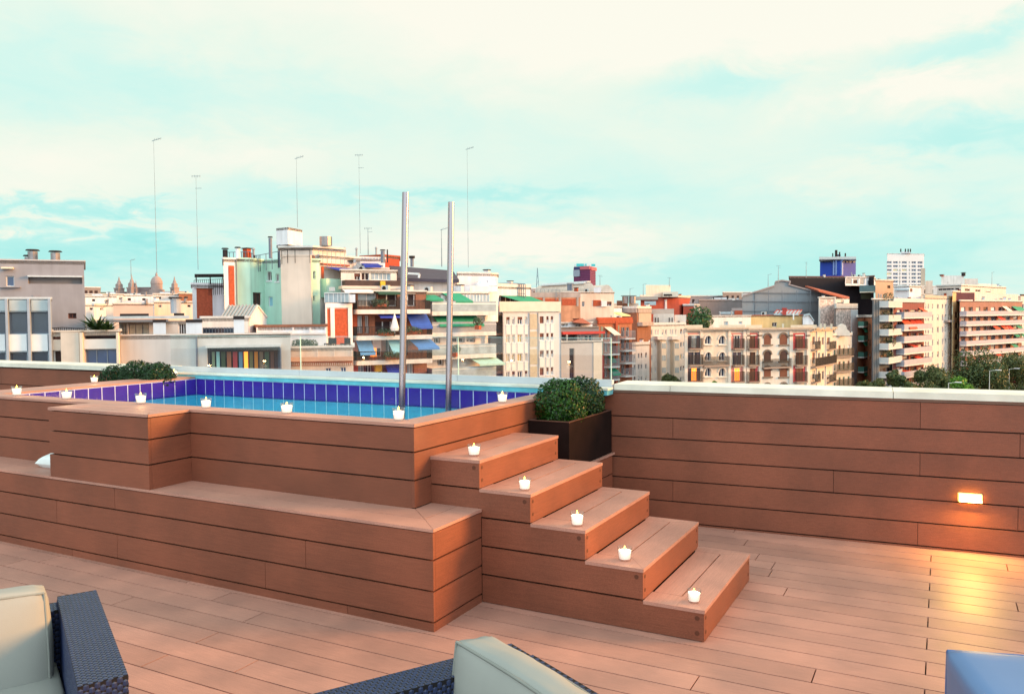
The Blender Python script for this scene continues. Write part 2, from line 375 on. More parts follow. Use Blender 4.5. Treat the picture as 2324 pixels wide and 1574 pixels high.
LL.new(fr.outputs[0], mxs.inputs[0]); LL.new(tr.outputs[0], mxs.inputs[1]); LL.new(gl.outputs[0], mxs.inputs[2]); LL.new(mxs.outputs[0], outn.inputs['Surface'])
mb = MB(); mb.face([(IX0, IY0, WZ), (IX1, IY0, WZ), (IX1, YB-.001, WZ), (IX0, YB-.001, WZ)]); struct(mb.build('water', wm))

# ---- glass screen behind the pool
gm = bpy.data.materials.new('screen_glass'); gm.use_nodes = True; n2 = gm.node_tree; NN = n2.nodes; LL = n2.links
for q in list(NN):
    if q.type != 'OUTPUT_MATERIAL': NN.remove(q)
outn = NN['Material Output']; tr = NN.new('ShaderNodeBsdfTransparent'); tr.inputs['Color'].default_value = (.97, .985, .98, 1)
gl = NN.new('ShaderNodeBsdfGlossy'); gl.inputs['Roughness'].default_value = .01
mxs = NN.new('ShaderNodeMixShader'); mxs.inputs[0].default_value = .05
LL.new(tr.outputs[0], mxs.inputs[1]); LL.new(gl.outputs[0], mxs.inputs[2]); LL.new(mxs.outputs[0], outn.inputs['Surface'])
gs = thing('glass_screen', 'low clear glass windscreen in a grey channel behind the pool', 'glass screen', (-2, 2.3, 1))
alu = mat('grey_aluminium', (196, 200, 208), .35, .08, 4, metal=0, spec=.6)
mb = MB()
for a, b in ((-4.78, -2.9), (-2.896, -1.1), (-1.096, .325)): mb.box(a, b, 2.225, 2.27, 1.044, 1.098)
mb.build('channel', alu, gs)
edge = mat('glass_edge', (190, 225, 220), .2, .05, 5)
for a, b in ((-4.74, -2.9), (-2.89, -1.1), (-1.09, .31)):
    mb = MB(); mb.box(a, b, 2.243, 2.253, 1.09, 1.425); p = mb.build('pane', gm, gs)
    mb = MB(); mb.box(a, b, 2.242, 2.254, 1.4252, 1.428); mb.box(b-.001, b+.003, 2.242, 2.254, 1.099, 1.428); mb.build('edge', edge, p)

# ---- bench tier
be = thing('bench', 'long low brown board bench running along the front of the pool', 'bench', (-3, -.2, 0))
mb = MB(); zb = [.0, .048, .208, .368, HB-.016]
clad(mb, (-9, BY), (BX, BY), zb, [(3, 9-2.14), (2, 9-2.759), (1, 9-2.126), (2, 9-.514), (1, 9-.822), (0, 9-.222), (0, 9-2.6), (3, 9-4.6), (1, 9-4.4)])
mb.build('front_cladding', woodX, be)
mb = MB(); clad(mb, (BX, BY+.0215), (BX, S0-.002), zb); mb.build('end_cladding', woodY, be)
mb = MB(); clad(mb, (BX, S1+.002), (BX, 2.2), zb); mb.build('end_cladding', woodY, be)
mb = MB(); mb.box(-9, BX-.022, BY+.022, -.002, 0, HB-.018); mb.box(.002, BX-.022, -.002, 2.23, 0, HB-.018); mb.build('core', dark, be)
mb = MB(); o = .004; t0, t1 = HB-.0155, HB; W2 = .159
mb.prism([(-9, BY-o), (BX+o, BY-o), (BX+o-W2, BY-o+W2), (-9, BY-o+W2)], t0, t1, 0, 1.03)
mb.prism([(-9, BY-o+W2+.004), (BX+o-W2-.004, BY-o+W2+.004), (.001, -.001), (-9, -.001)], t0, t1, 0, .98)
mb.prism([(BX+o, BY-o+.003), (BX+o, S0-.002), (BX+o-W2, S0-.002), (BX+o-W2, BY-o+W2+.003)], t0, t1, 0, 1.)
mb.prism([(BX+o-W2-.004, BY-o+W2+.008), (BX+o-W2-.004, S0-.002), (.001, S0-.002), (.001, .003)], t0, t1, 0, .97)
mb.prism([(BX+o, S1+.002), (BX+o, 2.245), (.001, 2.235), (.001, S1+.002)], t0, t1, 0, 1.)
mb.build('seat_boards', litTopM, be)

# ---- raised block
bk = thing('plinth', 'raised brown board box with a hatch on top, left of the pool front', 'plinth', (-2.3, -.16, HB))
b0, b1 = -2.815, -1.799
mb = MB(); clad(mb, (b0, BY), (b1, BY), zz); mb.build('front_cladding', woodX, bk)
mb = MB(); clad(mb, (b1, BY+.0215), (b1, -.001), zz); mb.build('side_cladding', woodY, bk); mb = MB(); clad(mb, (b0, -.001), (b0, BY+.0215), zz); mb.build('side_cladding', woodY, bk)
mb = MB(); mb.box(b0+.022, b1-.022, BY+.022, -.003, HB+.001, HR-.02); mb.build('core', dark, bk)
mb = MB(); y0, y1 = BY-o, -.007; h = .075; t0, t1 = HR-.018, HR
mb.prism([(b0-o, y0), (b0+.45, y0), (b0+.45, y0+h), (b0+h+.12, y0+h)], t0, t1, 0, .99)
mb.prism([(b0+.454, y0), (b1+o, y0), (b1-h, y0+h), (b0+.454, y0+h)], t0, t1, 0, 1.02)
mb.prism([(b1+o, y0+.004), (b1+o, y1), (b1-h, y1), (b1-h, y0+h+.004)], t0, t1, 0, 1.)
mb.prism([(b0-o, y0+.004), (b0+h+.11, y0+h+.004), (b0+h+.11, y1), (b0-o, y1)], t0, t1, 0, .97)
mb.box(b0+h+.116, b1-h-.005, y0+h+.006, y0+h+.11, t0, t1, 0, .96); mb.box(b0+h+.116, b1-h-.005, y0+h+.115, y1, t0, t1, 0, 1.01)
mb.build('hatch_boards', litTopM, bk)

# ---- steps
st = thing('wooden_steps', 'flight of five brown board steps up to the pool, a candle on each', 'steps', (.8, .7, 0))
plug = mat('screw_plug', (96, 52, 36), .7, .15, 40)
def side_board(y0, y1, xa, xi, xr, z0, z1, t):
    """board that stops under the tread but fills up to the next layer further in"""
    mb = MB(); zl, zh = z1-t-.001, z1-.006
    prof = [(xa, z0+.004), (xr, z0+.004), (xr, zl), (xi, zl), (xi, zh), (xa, zh)] if xi > xa+.01 else [(xa, z0+.003), (xr, z0+.003), (xr, zl), (xa, zl)]
    n = len(prof); k = len(mb.v); mb.v += [(x, y0, z) for x, z in prof]+[(x, y1, z) for x, z in prof]; tt = tn(.05)
    mb.f += [tuple(range(k, k+n)), tuple(range(k+2*n-1, k+n-1, -1))]; mb.mi += [0, 0]; mb.tone += [tt, tt]
    for i in range(n): j = (i+1) % n; mb.f.append((k+j, k+i, k+n+i, k+n+j)); mb.mi.append(0); mb.tone.append(tt)
    return mb
for n in range(5, 0, -1):
    xr = XS[n]; xin = XS[n+1] if n < 5 else 0.; z1 = n*B; z0 = z1-B; t = .018
    x_a = .001 if n >= 4 else BX+.002
    mb = MB(); o2 = .003; bw_ = .15; zt = z1-t; xi = xin+.0005; xm = xr-.156
    mb.prism([(xi, S0-o2), (xr+o2, S0-o2), (xr-.11, S0+bw_-.001), (xi, S0+bw_-.001)], zt, z1, 0, tn(.03))
    mb.prism([(xr+o2, S0-o2+.002), (xr+o2, S1+o2), (xm+.005, S1-.08), (xm+.005, S0+bw_), (xr-.11, S0+bw_+.001)], zt, z1, 0, tn(.03))
    mb.prism([(xi+.009, S0+bw_+.003), (xm-.003, S0+bw_+.003), (xm-.003, S1-.082), (xi+.009, S1-.082)], zt, z1, 0, tn(.03))
    mb.prism([(xi, S1-.078), (xm+.002, S1-.078), (xr+o2-.004, S1+o2), (xi, S1+o2)], zt, z1, 0, tn(.03))
    s_ = mb.build('step', litTopY, st)
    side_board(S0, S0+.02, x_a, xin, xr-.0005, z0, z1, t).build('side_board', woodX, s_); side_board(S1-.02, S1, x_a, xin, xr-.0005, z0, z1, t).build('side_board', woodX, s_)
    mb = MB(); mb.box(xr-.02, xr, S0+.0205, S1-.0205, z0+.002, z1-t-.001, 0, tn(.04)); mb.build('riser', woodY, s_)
    mb = MB(); mb.box(max(x_a, .02), xr-.021, S0+.021, S1-.021, z0+.0, z1-t-.003); mb.build('core', dark, s_)
    for (a, zz_) in ((xr-.035, z1-.045),)+(((xr-.035, z0+.04),) if n == 1 else ()):
        mb = MB(); mb.tube((a, S0+.001, zz_), (a, S0-.0012, zz_), .012, n=12); mb.build('screw_plug', plug, s_)
    for yy in (S0+.03, S1-.035):
        for zz_ in (z1-.045, z0+.045): mb = MB(); mb.tube((xr-.001, yy, zz_), (xr+.0012, yy, zz_), .010, n=12); mb.build('screw_plug', plug, s_)

# ---- hand poles standing in the pool
steel = mat('brushed_steel', (160, 148, 154), .2, .0, 3, metal=1)
def pole(top, bot, r, label):
    zb_ = .2; b_ = atz(*bot, WZ)
    dirx = RT*((top[0]-bot[0])/F_)
    d = (b_-CAM).dot(FW)
    t_ = CAM + ray(*top)*d
    v = (t_-b_).normalized(); low = b_-v*((b_.z-zb_)/v.z)
    root = thing('grab_pole', label, 'pole', low, 'steel poles standing in the pool')
    mb = MB(); mb.tube(low, t_, r, n=28, caps=False); o_ = mb.build('tube', steel, root, smooth=True)
    mb = MB(); mb.tube(t_-v*.003, t_+v*.001, r*.97, n=28); mb.build('end_cap', steel, root)
    mb = MB(); mb.tube(low-v*.06, low+v*.015, r*1.8, n=24); mb.build('flange', steel, root)
pole((920.5, 437), (912, 934), .0275, 'taller steel pole rising from the pool behind a candle, nearer one')
pole((1024, 459), (1017.5, 930), .0255, 'shorter steel pole in the pool, the one further from the camera')

# ---- candles
glassC = bpy.data.materials.new('candle_glass'); glassC.use_nodes = True; n2 = glassC.node_tree; NN = n2.nodes; LL = n2.links
for q in list(NN):
    if q.type != 'OUTPUT_MATERIAL': NN.remove(q)
tr = NN.new('ShaderNodeBsdfTransparent'); tr.inputs['Color'].default_value = (.96, .97, .97, 1); gl = NN.new('ShaderNodeBsdfGlossy'); gl.inputs['Roughness'].default_value = .03
lw = NN.new('ShaderNodeLayerWeight'); lw.inputs['Blend'].default_value = .12; mxs = NN.new('ShaderNodeMixShader')
LL.new(lw.outputs['Facing'], mxs.inputs[0]); LL.new(tr.outputs[0], mxs.inputs[1]); LL.new(gl.outputs[0], mxs.inputs[2]); LL.new(mxs.outputs[0], NN['Material Output'].inputs['Surface'])
wax = mat('candle_wax', (252, 246, 236), .5, .0, emit=(255, 240, 226), es=.72)  # wax emission stands in for flame light shining through it
flameM = mat('flame', (255, 200, 90), .5, 0, emit=(255, 176, 60), es=9)
wickM = mat('wick', (30, 22, 18), .9, 0)
def candle_mesh():
    root = thing('candle', '', 'candle', (0, 0, 0), 'lit candles in small glasses')
    mb = MB(); mb.lathe([(.0001, .001), (.0235, .001), (.0262, .004), (.0325, .064), (.0305, .064), (.0245, .0095), (.0001, .0095)], n=28); mb.build('glass', glassC, root, smooth=True)
    mb = MB(); mb.lathe([(.0001, .0105), (.0238, .0105), (.0285, .047), (.0245, .048), (.012, .0455), (.0001, .045)], n=24); wx = mb.build('wax', wax, root, smooth=True)
    mb = MB(); mb.tube((0, 0, .045), (.001, 0, .056), .0011, n=6); mb.build('wick', wickM, wx)
    mb = MB(); mb.lathe([(.0001, .048), (.0032, .051), (.0044, .055), (.0034, .061), (.0016, .067), (.0001, .071)], n=12); mb.build('flame', flameM, root, smooth=True)
    return root
CP = [(-3.86, .075, HR, 'lit candle on the pool rim at the far left edge of the photo'), (-3.22, .07, HR, 'lit candle on the front pool rim, second from the left'),
      (-4.47, 1.16, HR, 'lit candle on the left side rim of the pool, left of the dark bushes'), (-4.42, 2.02, HR, 'lit candle at the back left corner of the pool, at the end of the bushes'),
      (-2.387, .075, HR, 'lit candle on the pool rim behind the hatch of the raised box'), (-1.734, .075, HR, 'lit candle on the front rim just right of the raised box'),
      (-1.016, .075, HR, 'lit candle alone in the middle of the front pool rim'), (-.161, .08, HR, 'lit candle on the front pool corner in front of the taller pole'),
      (-.075, 1.17, HR, 'lit candle on the right side rim of the pool near the green bush'),
      (.225, .277, .8, 'lit candle on the topmost step'), (.572, .239, .64, 'lit candle on the second step from the top'), (.892, .228, .48, 'lit candle on the middle step'),
      (1.148, .26, .32, 'lit candle on the second step from the deck'), (1.518, .251, .16, 'lit candle on the lowest step')]
c0_ = candle_mesh()
for i, (x, y, z, lb) in enumerate(CP):
    o_ = c0_ if i == 0 else copy_tree(c0_)
    kk_ = 1.18+.07*math.sin(i*2.3); o_.scale = (kk_, kk_, 1.12+.08*math.cos(i*1.7)); o_.location = (x, y, z+.0005); o_['label'] = lb; o_.rotation_euler = (0, 0, i*1.3)
# warm point light of each flame
for i, (x, y, z, lb) in enumerate(CP):
    ld = bpy.data.lights.new('candle_light', 'POINT'); ld.energy = .32; ld.color = (1, .62, .28); ld.shadow_soft_size = .012
    lo = bpy.data.objects.new('candle_light', ld); COL.objects.link(lo); lo.location = (x, y, z+.092)

# ---- wall lamp
lampx = 2.78; ly = wallp(lampx)
wl = thing('wall_lamp', 'glowing yellow rectangular lamp low on the brown parapet', 'lamp', (lampx, ly, .37))
LAMPS = []
lm = mat('lamp_glow', (255, 240, 200), .5, 0, emit=(255, 190, 62), es=9)
def rotw(p): # local along wall
    return (lampx+p[0]*math.cos(WA)+p[1]*math.sin(WA)*1, ly+p[0]*math.sin(WA)-p[1]*math.cos(WA), .372+p[2])
def wbox(mb, x0, x1, y0, y1, z0, z1):
    q = [(x0, y1), (x1, y1), (x1, y0), (x0, y0)]; mb.hexa([rotw((a, b, z0)) for a, b in q]+[rotw((a, b, z1)) for a, b in q])
mb = MB(); wbox(mb, -.072, .072, .0, .006, -.030, .030); mb.build('backplate', mat('lamp_metal', (200, 196, 190), .3, metal=1), wl)
mb = MB(); wbox(mb, -.066, .066, .006, .042, -.025, .025); mb.build('diffuser', lm, wl)
ld = bpy.data.lights.new('wall_lamp_light', 'AREA'); ld.shape = 'RECTANGLE'; ld.size = .13; ld.size_y = .05; ld.energy = 8; ld.color = (1, .58, .12)
lo = bpy.data.objects.new('wall_lamp_light', ld); COL.objects.link(lo); lo.location = rotw((0, .052, -.0))
dr = Vector((math.sin(WA), -math.cos(WA), -1.0)); lo.rotation_euler = (-dr).to_track_quat('Z', 'Y').to_euler()

# ---- boxwood balls
def leafmat(name, c, c2):
    M = bpy.data.materials.new(name); M.use_nodes = True; nt_ = M.node_tree; b = nt_.nodes['Principled BSDF']
    g = nt_.nodes.new('ShaderNodeNewGeometry'); r = nt_.nodes.new('ShaderNodeValToRGB')
    r.color_ramp.elements[0].color = (*lin(c), 1); r.color_ramp.elements[1].color = (*lin(c2), 1)
    nt_.links.new(g.outputs['Random Per Island'], r.inputs['Fac']); nt_.links.new(r.outputs['Color'], b.inputs['Base Color'])
    b.inputs['Roughness'].default_value = .45; b.inputs['Specular IOR Level'].default_value = .4
    tl = nt_.nodes.new('ShaderNodeBsdfTranslucent'); nt_.links.new(r.outputs['Color'], tl.inputs['Color']); ms = nt_.nodes.new('ShaderNodeMixShader'); ms.inputs[0].default_value = .2
    nt_.links.new(b.outputs[0], ms.inputs[1]); nt_.links.new(tl.outputs[0], ms.inputs[2]); nt_.links.new(ms.outputs[0], nt_.nodes['Material Output'].inputs['Surface'])
    MATS[name] = M; return M
boxM = leafmat('boxwood_leaf', (9, 30, 8), (48, 98, 28)); boxD = leafmat('boxwood_leaf_dark', (10, 32, 14), (36, 78, 36))
bark = mat('bark', (80, 62, 50), .9, .2, 20)
def rdir():
    z = random.uniform(-1, 1); t = random.uniform(0, 2*math.pi); r = math.sqrt(1-z*z); return Vector((r*math.cos(t), r*math.sin(t), z))
def leaf(mb, p, nrm, s, asp=.55):
    a = nrm.cross(rdir())
    if a.length < 1e-3: a = Vector((1, 0, 0))
    a.normalize(); b = nrm.cross(a).normalized()
    mb.face([p-a*s, p-b*s*asp+a*s*.1, p+a*s, p+b*s*asp+a*s*.1])
def leafball(mb, c, r, n, s, rough=.10, seed=0, zmin=-.9):
    c = Vector(c)
    k = 0
    while k < n:
        d = rdir()
        if d.z < zmin: continue
        rr = r*(1+rough*1.2*noise.noise(d*3.2+Vector((seed, 0, 0)))+rough*.9*noise.noise(d*8+Vector((0, seed, 0))))
        q = random.random(); rad = rr*(1-.28*q*q)
        if random.random() < .03: rad *= 1.06
        p = c+d*rad; nn = (d+rdir()*.75).normalized()
        leaf(mb, p, nn, s*random.uniform(.7, 1.25)); k += 1
def ball_plant(c, r, zbase, label, M, n=4600, s=.0115, grp='clipped boxwood balls', seed=0):
    root = thing('boxwood_ball', label, 'bush', (c[0], c[1], zbase), grp)
    mb = MB(); leafball(mb, c, r, n, s, seed=seed)
    mb.build('foliage', M, root)
    mb = MB(); mb.tube((c[0], c[1], zbase), (c[0], c[1], c[2]+.05), .012, .006, n=8)
    for i in range(7):
        d = rdir(); d.z = abs(d.z); mb.tube((c[0], c[1], c[2]-.05), Vector(c)+d*r*.75, .006, .002, n=5)
    mb.build('stem', bark, root)
ball_plant((.15, 1.64, .95), .195, .84, 'bright green boxwood ball nearest the steps in the dark planter', boxM, 5600, seed=1)
ball_plant((.17, 1.98, .96), .178, .84, 'darker smaller boxwood ball at the wall end of the dark planter', boxD, 4200, seed=9)
pt = thing('planter', 'dark brown metal planter holding round green bushes beside the steps', 'planter', (.17, 1.8, HB+.002))
pm = mat('dark_bronze', (32, 18, 16), .9, .3, 6, bump=.1, spec=.12); 
mb = MB(); x0, x1, y0, y1, z0, z1 = .012, .325, 1.40, 2.215, HB+.003, .862; t = .012
mb.box(x0, x1, y0, y0+t, z0, z1); mb.box(x0, x1, y1-t, y1, z0, z1); mb.box(x0, x0+t, y0+t, y1-t, z0, z1); mb.box(x1-t, x1, y0+t, y1-t, z0, z1); mb.box(x0+t, x1-t, y0+t, y1-t, z0, z0+t)
mb.build('trough', pm, pt)
mb = MB(); 
for a in ((x0-.004, x1+.004, y0-.004, y0+.016), (x0-.004, x1+.004, y1-.016, y1+.004), (x0-.004, x0+.016, y0+.0165, y1-.0165), (x1-.016, x1+.004, y0+.0165, y1-.0165)): mb.box(*a, z1+.0005, z1+.006)
mb.build('lip', mat('bronze_lip', (92, 62, 54), .4, .1, 9), pt)
mb = MB(); mb.box(x0+t, x1-t, y0+t, y1-t, z0+.1, .832); mb.build('soil', mat('soil', (50, 36, 28), .95, .3, 30, bump=.5), pt)
for i, (px, py) in enumerate(((262, 845), (312, 838), (358, 838))):
    d = ray(px, py); p = CAM+d*((1.78-CAM.y)/d.y)
    ball_plant((p.x, p.y, p.z-.1), (.175, .19, .17)[i], p.z-.24, 'dark boxwood ball behind the left pool rim, '+('leftmost of the three', 'middle of the three', 'rightmost of the three beside a candle')[i], boxD, 4200, .012, 'clipped boxwood balls', 20+i)
pt2 = thing('planter', 'planter trough holding the dark round bushes left of the pool', 'planter', (-5.3, 1.8, 0))
mb = MB(); mb.box(-6.2, -4.62, 1.6, 1.98, 0.002, .86); mb.build('trough', pm, pt2)

# ---- lounge furniture
fabric = mat('pale_canvas', (156, 155, 152), .85, .06, 5, bump=.12, bscale=400)
fabric2 = mat('piping_canvas', (140, 140, 136), .85, .05, 5)
wk = mat('blue_rattan', (40, 50, 86), .38, .28, 90, spec=.5)
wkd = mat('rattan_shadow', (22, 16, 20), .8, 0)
def cushion(name, lab, cat, w_, d_, h_, xf, parent=None, bulge=.02, r=.022, nn=14, M=None, PM=None):
    """rounded bulging box, local size w x d x h centred at origin base, with piping"""
    bm_ = MB(); M = M or fabric; PM = PM or fabric2
    hw, hd, hh = w_/2, d_/2, h_/2
    def shape(p):
        x, y, z = p
        q = Vector((max(-hw+r, min(hw-r, x*hw)), max(-hd+r, min(hd-r, y*hd)), max(-hh+r, min(hh-r, z*hh))))
        f = Vector((x*hw, y*hd, z*hh)); dlt = f-q
        if dlt.length > 1e-9: f = q+dlt.normalized()*min(r, dlt.length if min(abs(dlt.x), 1) else r)
        fx = 1-x*x; fy = 1-y*y; fz = 1-z*z
        if abs(x) > .999: f.x += math.copysign(bulge*.5*fy*fz, x)
        if abs(y) > .999: f.y += math.copysign(bulge*fx*fz, y)
        if abs(z) > .999: f.z += math.copysign(bulge*.6*fx*fy, z)
        nse = noise.noise(Vector((x*hw*9, y*hd*30, z*hh*6)))*.004+noise.noise(Vector((x*hw*38, y*hd*12, z*hh*8)))*.0025*(1-abs(z)*.2)
        return f+f.normalized()*nse
    for ax in range(3):
        for sg in (-1, 1):
            k = len(bm_.v); a1, a2 = [(1, 2), (2, 0), (0, 1)][ax]
            for i in range(nn+1):
                for j in range(nn+1):
                    p = [0, 0, 0]; p[ax] = sg; p[a1] = -1+2*i/nn; p[a2] = -1+2*j/nn; bm_.v.append(tuple(shape(p)))
            for i in range(nn):
                for j in range(nn):
                    q = (k+i*(nn+1)+j, k+(i+1)*(nn+1)+j, k+(i+1)*(nn+1)+j+1, k+i*(nn+1)+j+1)
                    bm_.f.append(q if sg > 0 else q[::-1]); bm_.mi.append(0); bm_.tone.append(1.)
    if parent is None:
        root = thing(name, lab, cat, xf.translation); ob = bm_.build('cover', M, root, smooth=True, xf=xf)
    else:
        root = parent; ob = bm_.build(name, M, root, smooth=True, xf=xf)
    import bmesh
    bb = bmesh.new(); bb.from_mesh(ob.data); bmesh.ops.remove_doubles(bb, verts=bb.verts, dist=.0004); bb.to_mesh(ob.data); bb.free()
    for yy in (-1, 1):
        pb = MB()
        pts = []
        e = 1-r*.45/hw; eh = 1-r*.45/hh
        seq = [(-e+2*e*i/16, -eh) for i in range(17)]+[(e, -eh+2*eh*i/10) for i in range(1, 11)]+[(e-2*e*i/16, eh) for i in range(1, 17)]+[(-e, eh-2*eh*i/10) for i in range(1, 10)]
        P = [Vector((a*hw, yy*(hd-r*.32), b*hh))+Vector((a*hw, 0, b*hh)).normalized()*(.001+bulge*.25*(1-min(abs(a), abs(b))**2)) for a, b in seq]
        for a, b in zip(P, P[1:]+P[:1]): pb.tube(a, b, .0042, n=6, caps=False)
        pb.build('piping', PM, ob if parent else root, smooth=True, xf=xf)
    return root
def weave(mb, o, ux, uy, nrm, lx, ly, s=.0125):
    """plaited strands: staggered raised lozenges on a panel"""
    nx = max(1, round(lx/s)); ny = max(1, round(ly/(s*1.55))); sx_ = lx/nx; sy_ = ly/ny
    for i in range(nx):
        for j in range(ny):
            cc = o+ux*((i+.5)*sx_)+uy*((j+.5+(.5 if i % 2 else 0))*sy_)
            if (j+.5+(.5 if i % 2 else 0)) > ny: continue
            a = ux*sx_*.5; b = uy*sy_*.47; h = nrm*(.0022*random.uniform(.8, 1.2))
            t = random.uniform(.75, 1.25)
            k = len(mb.v)
            for p in (cc-b, cc-b*.6-a, cc+b*.6-a, cc+b, cc+b*.6+a, cc-b*.6+a, cc-b*.4+h, cc+b*.4+h): mb.v.append(tuple(p))
            for f in ((0, 6, 1), (1, 6, 7, 2), (2, 7, 3), (3, 7, 4), (4, 7, 6, 5), (5, 6, 0)):
                mb.f.append(tuple(k+q for q in f)); mb.mi.append(0); mb.tone.append(t)
def armchair(K, xd, yd, label, H, W=.80, Dp=.84, aw=.11, ah=None, zc=.70, cth=.15, cw=.60, chh=.5, coff=.0, armH=None, gp_=.03):
    xd = Vector((*xd, 0)).normalized(); yd = Vector((*yd, 0)).normalized(); zv = Vector((0, 0, 1)); K = Vector((*K, 0)); armH = armH or H
    root = thing('armchair', label, 'armchair', K+xd*W/2+yd*Dp/2, 'blue rattan armchairs')
    def panel(name, x0, x1, y0, y1, z1, z0=.03):
        mb = MB(); c = [K+xd*x0+yd*y0, K+xd*x1+yd*y0, K+xd*x1+yd*y1, K+xd*x0+yd*y1]
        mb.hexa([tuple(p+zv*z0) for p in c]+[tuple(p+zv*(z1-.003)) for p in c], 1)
        weave(mb, c[0]+zv*(z1-.003), xd, yd, zv, x1-x0, y1-y0)
        if name == 'arm':
            ff = K+xd*x0+yd*y1; 
        for (o_, u_, n__, l_) in ((c[0], xd, -yd, x1-x0), (c[3], xd, yd, x1-x0), (c[0], yd, -xd, y1-y0), (c[1], yd, xd, y1-y0)):
            weave(mb, o_+zv*z0, u_, zv, n__, l_, z1-z0-.014, .0135)
        ob = mb.build(name, [wk, wkd], root)
        return ob
    panel('backrest', aw+.001, W-aw-.001, 0, .09, H)
    panel('arm', 0, aw, 0, Dp, armH); panel('arm', W-aw, W, 0, Dp, armH)
    panel('seat_base', aw+.001, W-aw-.001, .091, Dp-.02, .30)
    def frame(cx_, cy_, cz_, lean=0.):
        mt = Matrix((xd, yd, zv)).transposed()
        if mt.determinant() < 0: mt = Matrix((-xd, yd, zv)).transposed()
        mt = mt @ Matrix.Rotation(lean, 3, 'X')
        m4 = mt.to_4x4(); m4.translation = K+xd*cx_+yd*cy_+zv*cz_; return m4
    cushion('seat_cushion', '', '', W-2*aw-.02, Dp-.13, .13, frame(W/2, (Dp+.09)/2, .365), root)
    cushion('back_cushion', '', '', cw, cth, chh, frame(W/2+coff,   .09+cth/2+gp_, zc-chh/2, .10), root, bulge=.03)
    return root
armchair((-.118, -1.855), (-.49, -.87), (.87, -.49), 'blue rattan armchair with a grey green cushion at the bottom left corner', .60, zc=.71, cw=.53, coff=.03, aw=.125, armH=.62)
armchair((1.50, -1.66), (.88, -.475), (-.51, -.86), 'blue rattan armchair with a pale cushion at the bottom middle', .655, zc=.74, cw=.62, armH=.65, cth=.12, gp_=.055)
bl = mat('blue_vinyl', (100, 130, 178), .5, .06, 3, bump=.06, bscale=300); bl2 = mat('blue_vinyl_seam', (80, 112, 170), .6, .05, 5)
p1 = atz(2140, 1464, .42); p2 = atz(2324, 1478, .42); ux = (p2-p1); ux.z = 0; ux.normalize(); uy = Vector((ux.y, -ux.x, 0))
mt = Matrix((ux, -uy, Vector((0, 0, 1)))).transposed().to_4x4(); mt.translation = Vector((p1.x, p1.y, 0))+ux*.39+uy*.39+Vector((0, 0, .215))
ot = thing('ottoman', 'smooth light blue upholstered ottoman at the bottom right corner', 'ottoman', (mt.translation.x, mt.translation.y, 0))
cushion('cover', '', '', .78, .78, .41, mt, ot, bulge=.012, r=.03, M=bl, PM=bl2)
# small cushion lying on the bench behind the raised box
mt = Matrix.Rotation(R_(3), 4, 'Z') @ Matrix.Rotation(R_(14), 4, 'X'); mt.translation = Vector((-3.09, -.085, HB+.045))
wf = mat('white_canvas', (232, 236, 238), .8, .05, 6)
sc = thing('cushion', 'small white cushion lying on the bench behind the raised box', 'cushion', (-3.06, -.15, HB))
def pillow(w_, d_, h_, xf, parent):
    mb = MB(); n = 16
    for sg in (1, -1):
        k = len(mb.v)
        for i in range(n+1):
            for j in range(n+1):
                x = -1+2*i/n; y = -1+2*j/n; hh = (max(0, (1-x**4))*max(0, (1-y**4)))**.5
                mb.v.append((x*w_/2*(1-.06*(1-y*y)), y*d_/2*(1-.06*(1-x*x)), sg*h_/2*hh))
        for i in range(n):
            for j in range(n):
                q = (k+i*(n+1)+j, k+(i+1)*(n+1)+j, k+(i+1)*(n+1)+j+1, k+i*(n+1)+j+1); mb.f.append(q if sg > 0 else q[::-1]); mb.mi.append(0); mb.tone.append(1.)
    mb.build('cover', wf, parent, smooth=True, xf=xf)
pillow(.34, .15, .10, mt, sc)
_mat = mat
def mat(name, col, *a, **k):
    # sober, slightly rosy grey town colours: the paler renders carry less yellow than plain cream
    if name not in MATS and max(col)-min(col) < 62 and max(col) > 120 and not k.get('emit'):
        l = sum(col)/3; t = .38; g = (l*1.02, l*.975, l*.995); col = tuple(c*(1-t)+q*t for c, q in zip(col, g))
    return _mat(name, col, *a, **k)
# ================================================================== CITY
GZ = -20.
glassD = mat('window_glass', (52, 58, 78), .12, .35, .6, spec=.7)
glassB = mat('window_glass_blue', (62, 78, 118), .14, .3, .6, spec=.7)
glassL = mat('conservatory_glass', (158, 182, 196), .15, .2, 1.2, spec=.7)
voidM = mat('dark_opening', (66, 46, 48), .8, .3, 1.5)
whiteF = mat('white_frame', (228, 230, 230), .6, .05, 2)
shutB = mat('brown_shutter', (112, 66, 56), .7, .15, 3); shutY = mat('ochre_shutter', (205, 165, 95), .7, .08, 3); shutG = mat('green_shutter', (70, 120, 110), .7, .1, 3)
brick = mat('red_brick', (178, 84, 58), .85, .22, 4, stain=.1); brickD = mat('brown_brick', (146, 98, 80), .85, .2, 4, stain=.12)
rail = mat('black_railing', (44, 38, 42), .6, .1, 5); railG = mat('grey_railing', (150, 156, 168), .4, .12, 5)
slabW = mat('pale_concrete', (224, 218, 214), .8, .1, 2, stain=.1); roofM = mat('roof_gravel', (150, 138, 128), .95, .2, .8)
cream_w = mat('cream_render', (238, 226, 218), .85, .08, .7, stain=.14); white_w = mat('white_render', (238, 236, 244), .85, .07, .7, stain=.14)
grey_w = mat('grey_render', (150, 149, 162), .85, .08, .7, stain=.1); lgrey_w = mat('light_grey_render', (204, 206, 204), .85, .06, .7, stain=.1)
terra = mat('terracotta_tile', (176, 92, 68), .85, .2, 3); metalC = mat('flue_metal', (150, 138, 140), .35, .15, 4, metal=.8)
darkM = mat('charcoal_cap', (46, 36, 38), .8, .15, 3); awB = mat('blue_awning', (50, 70, 175), .8, .12, 2); awL = mat('sky_blue_awning', (100, 155, 210), .8, .1, 2)
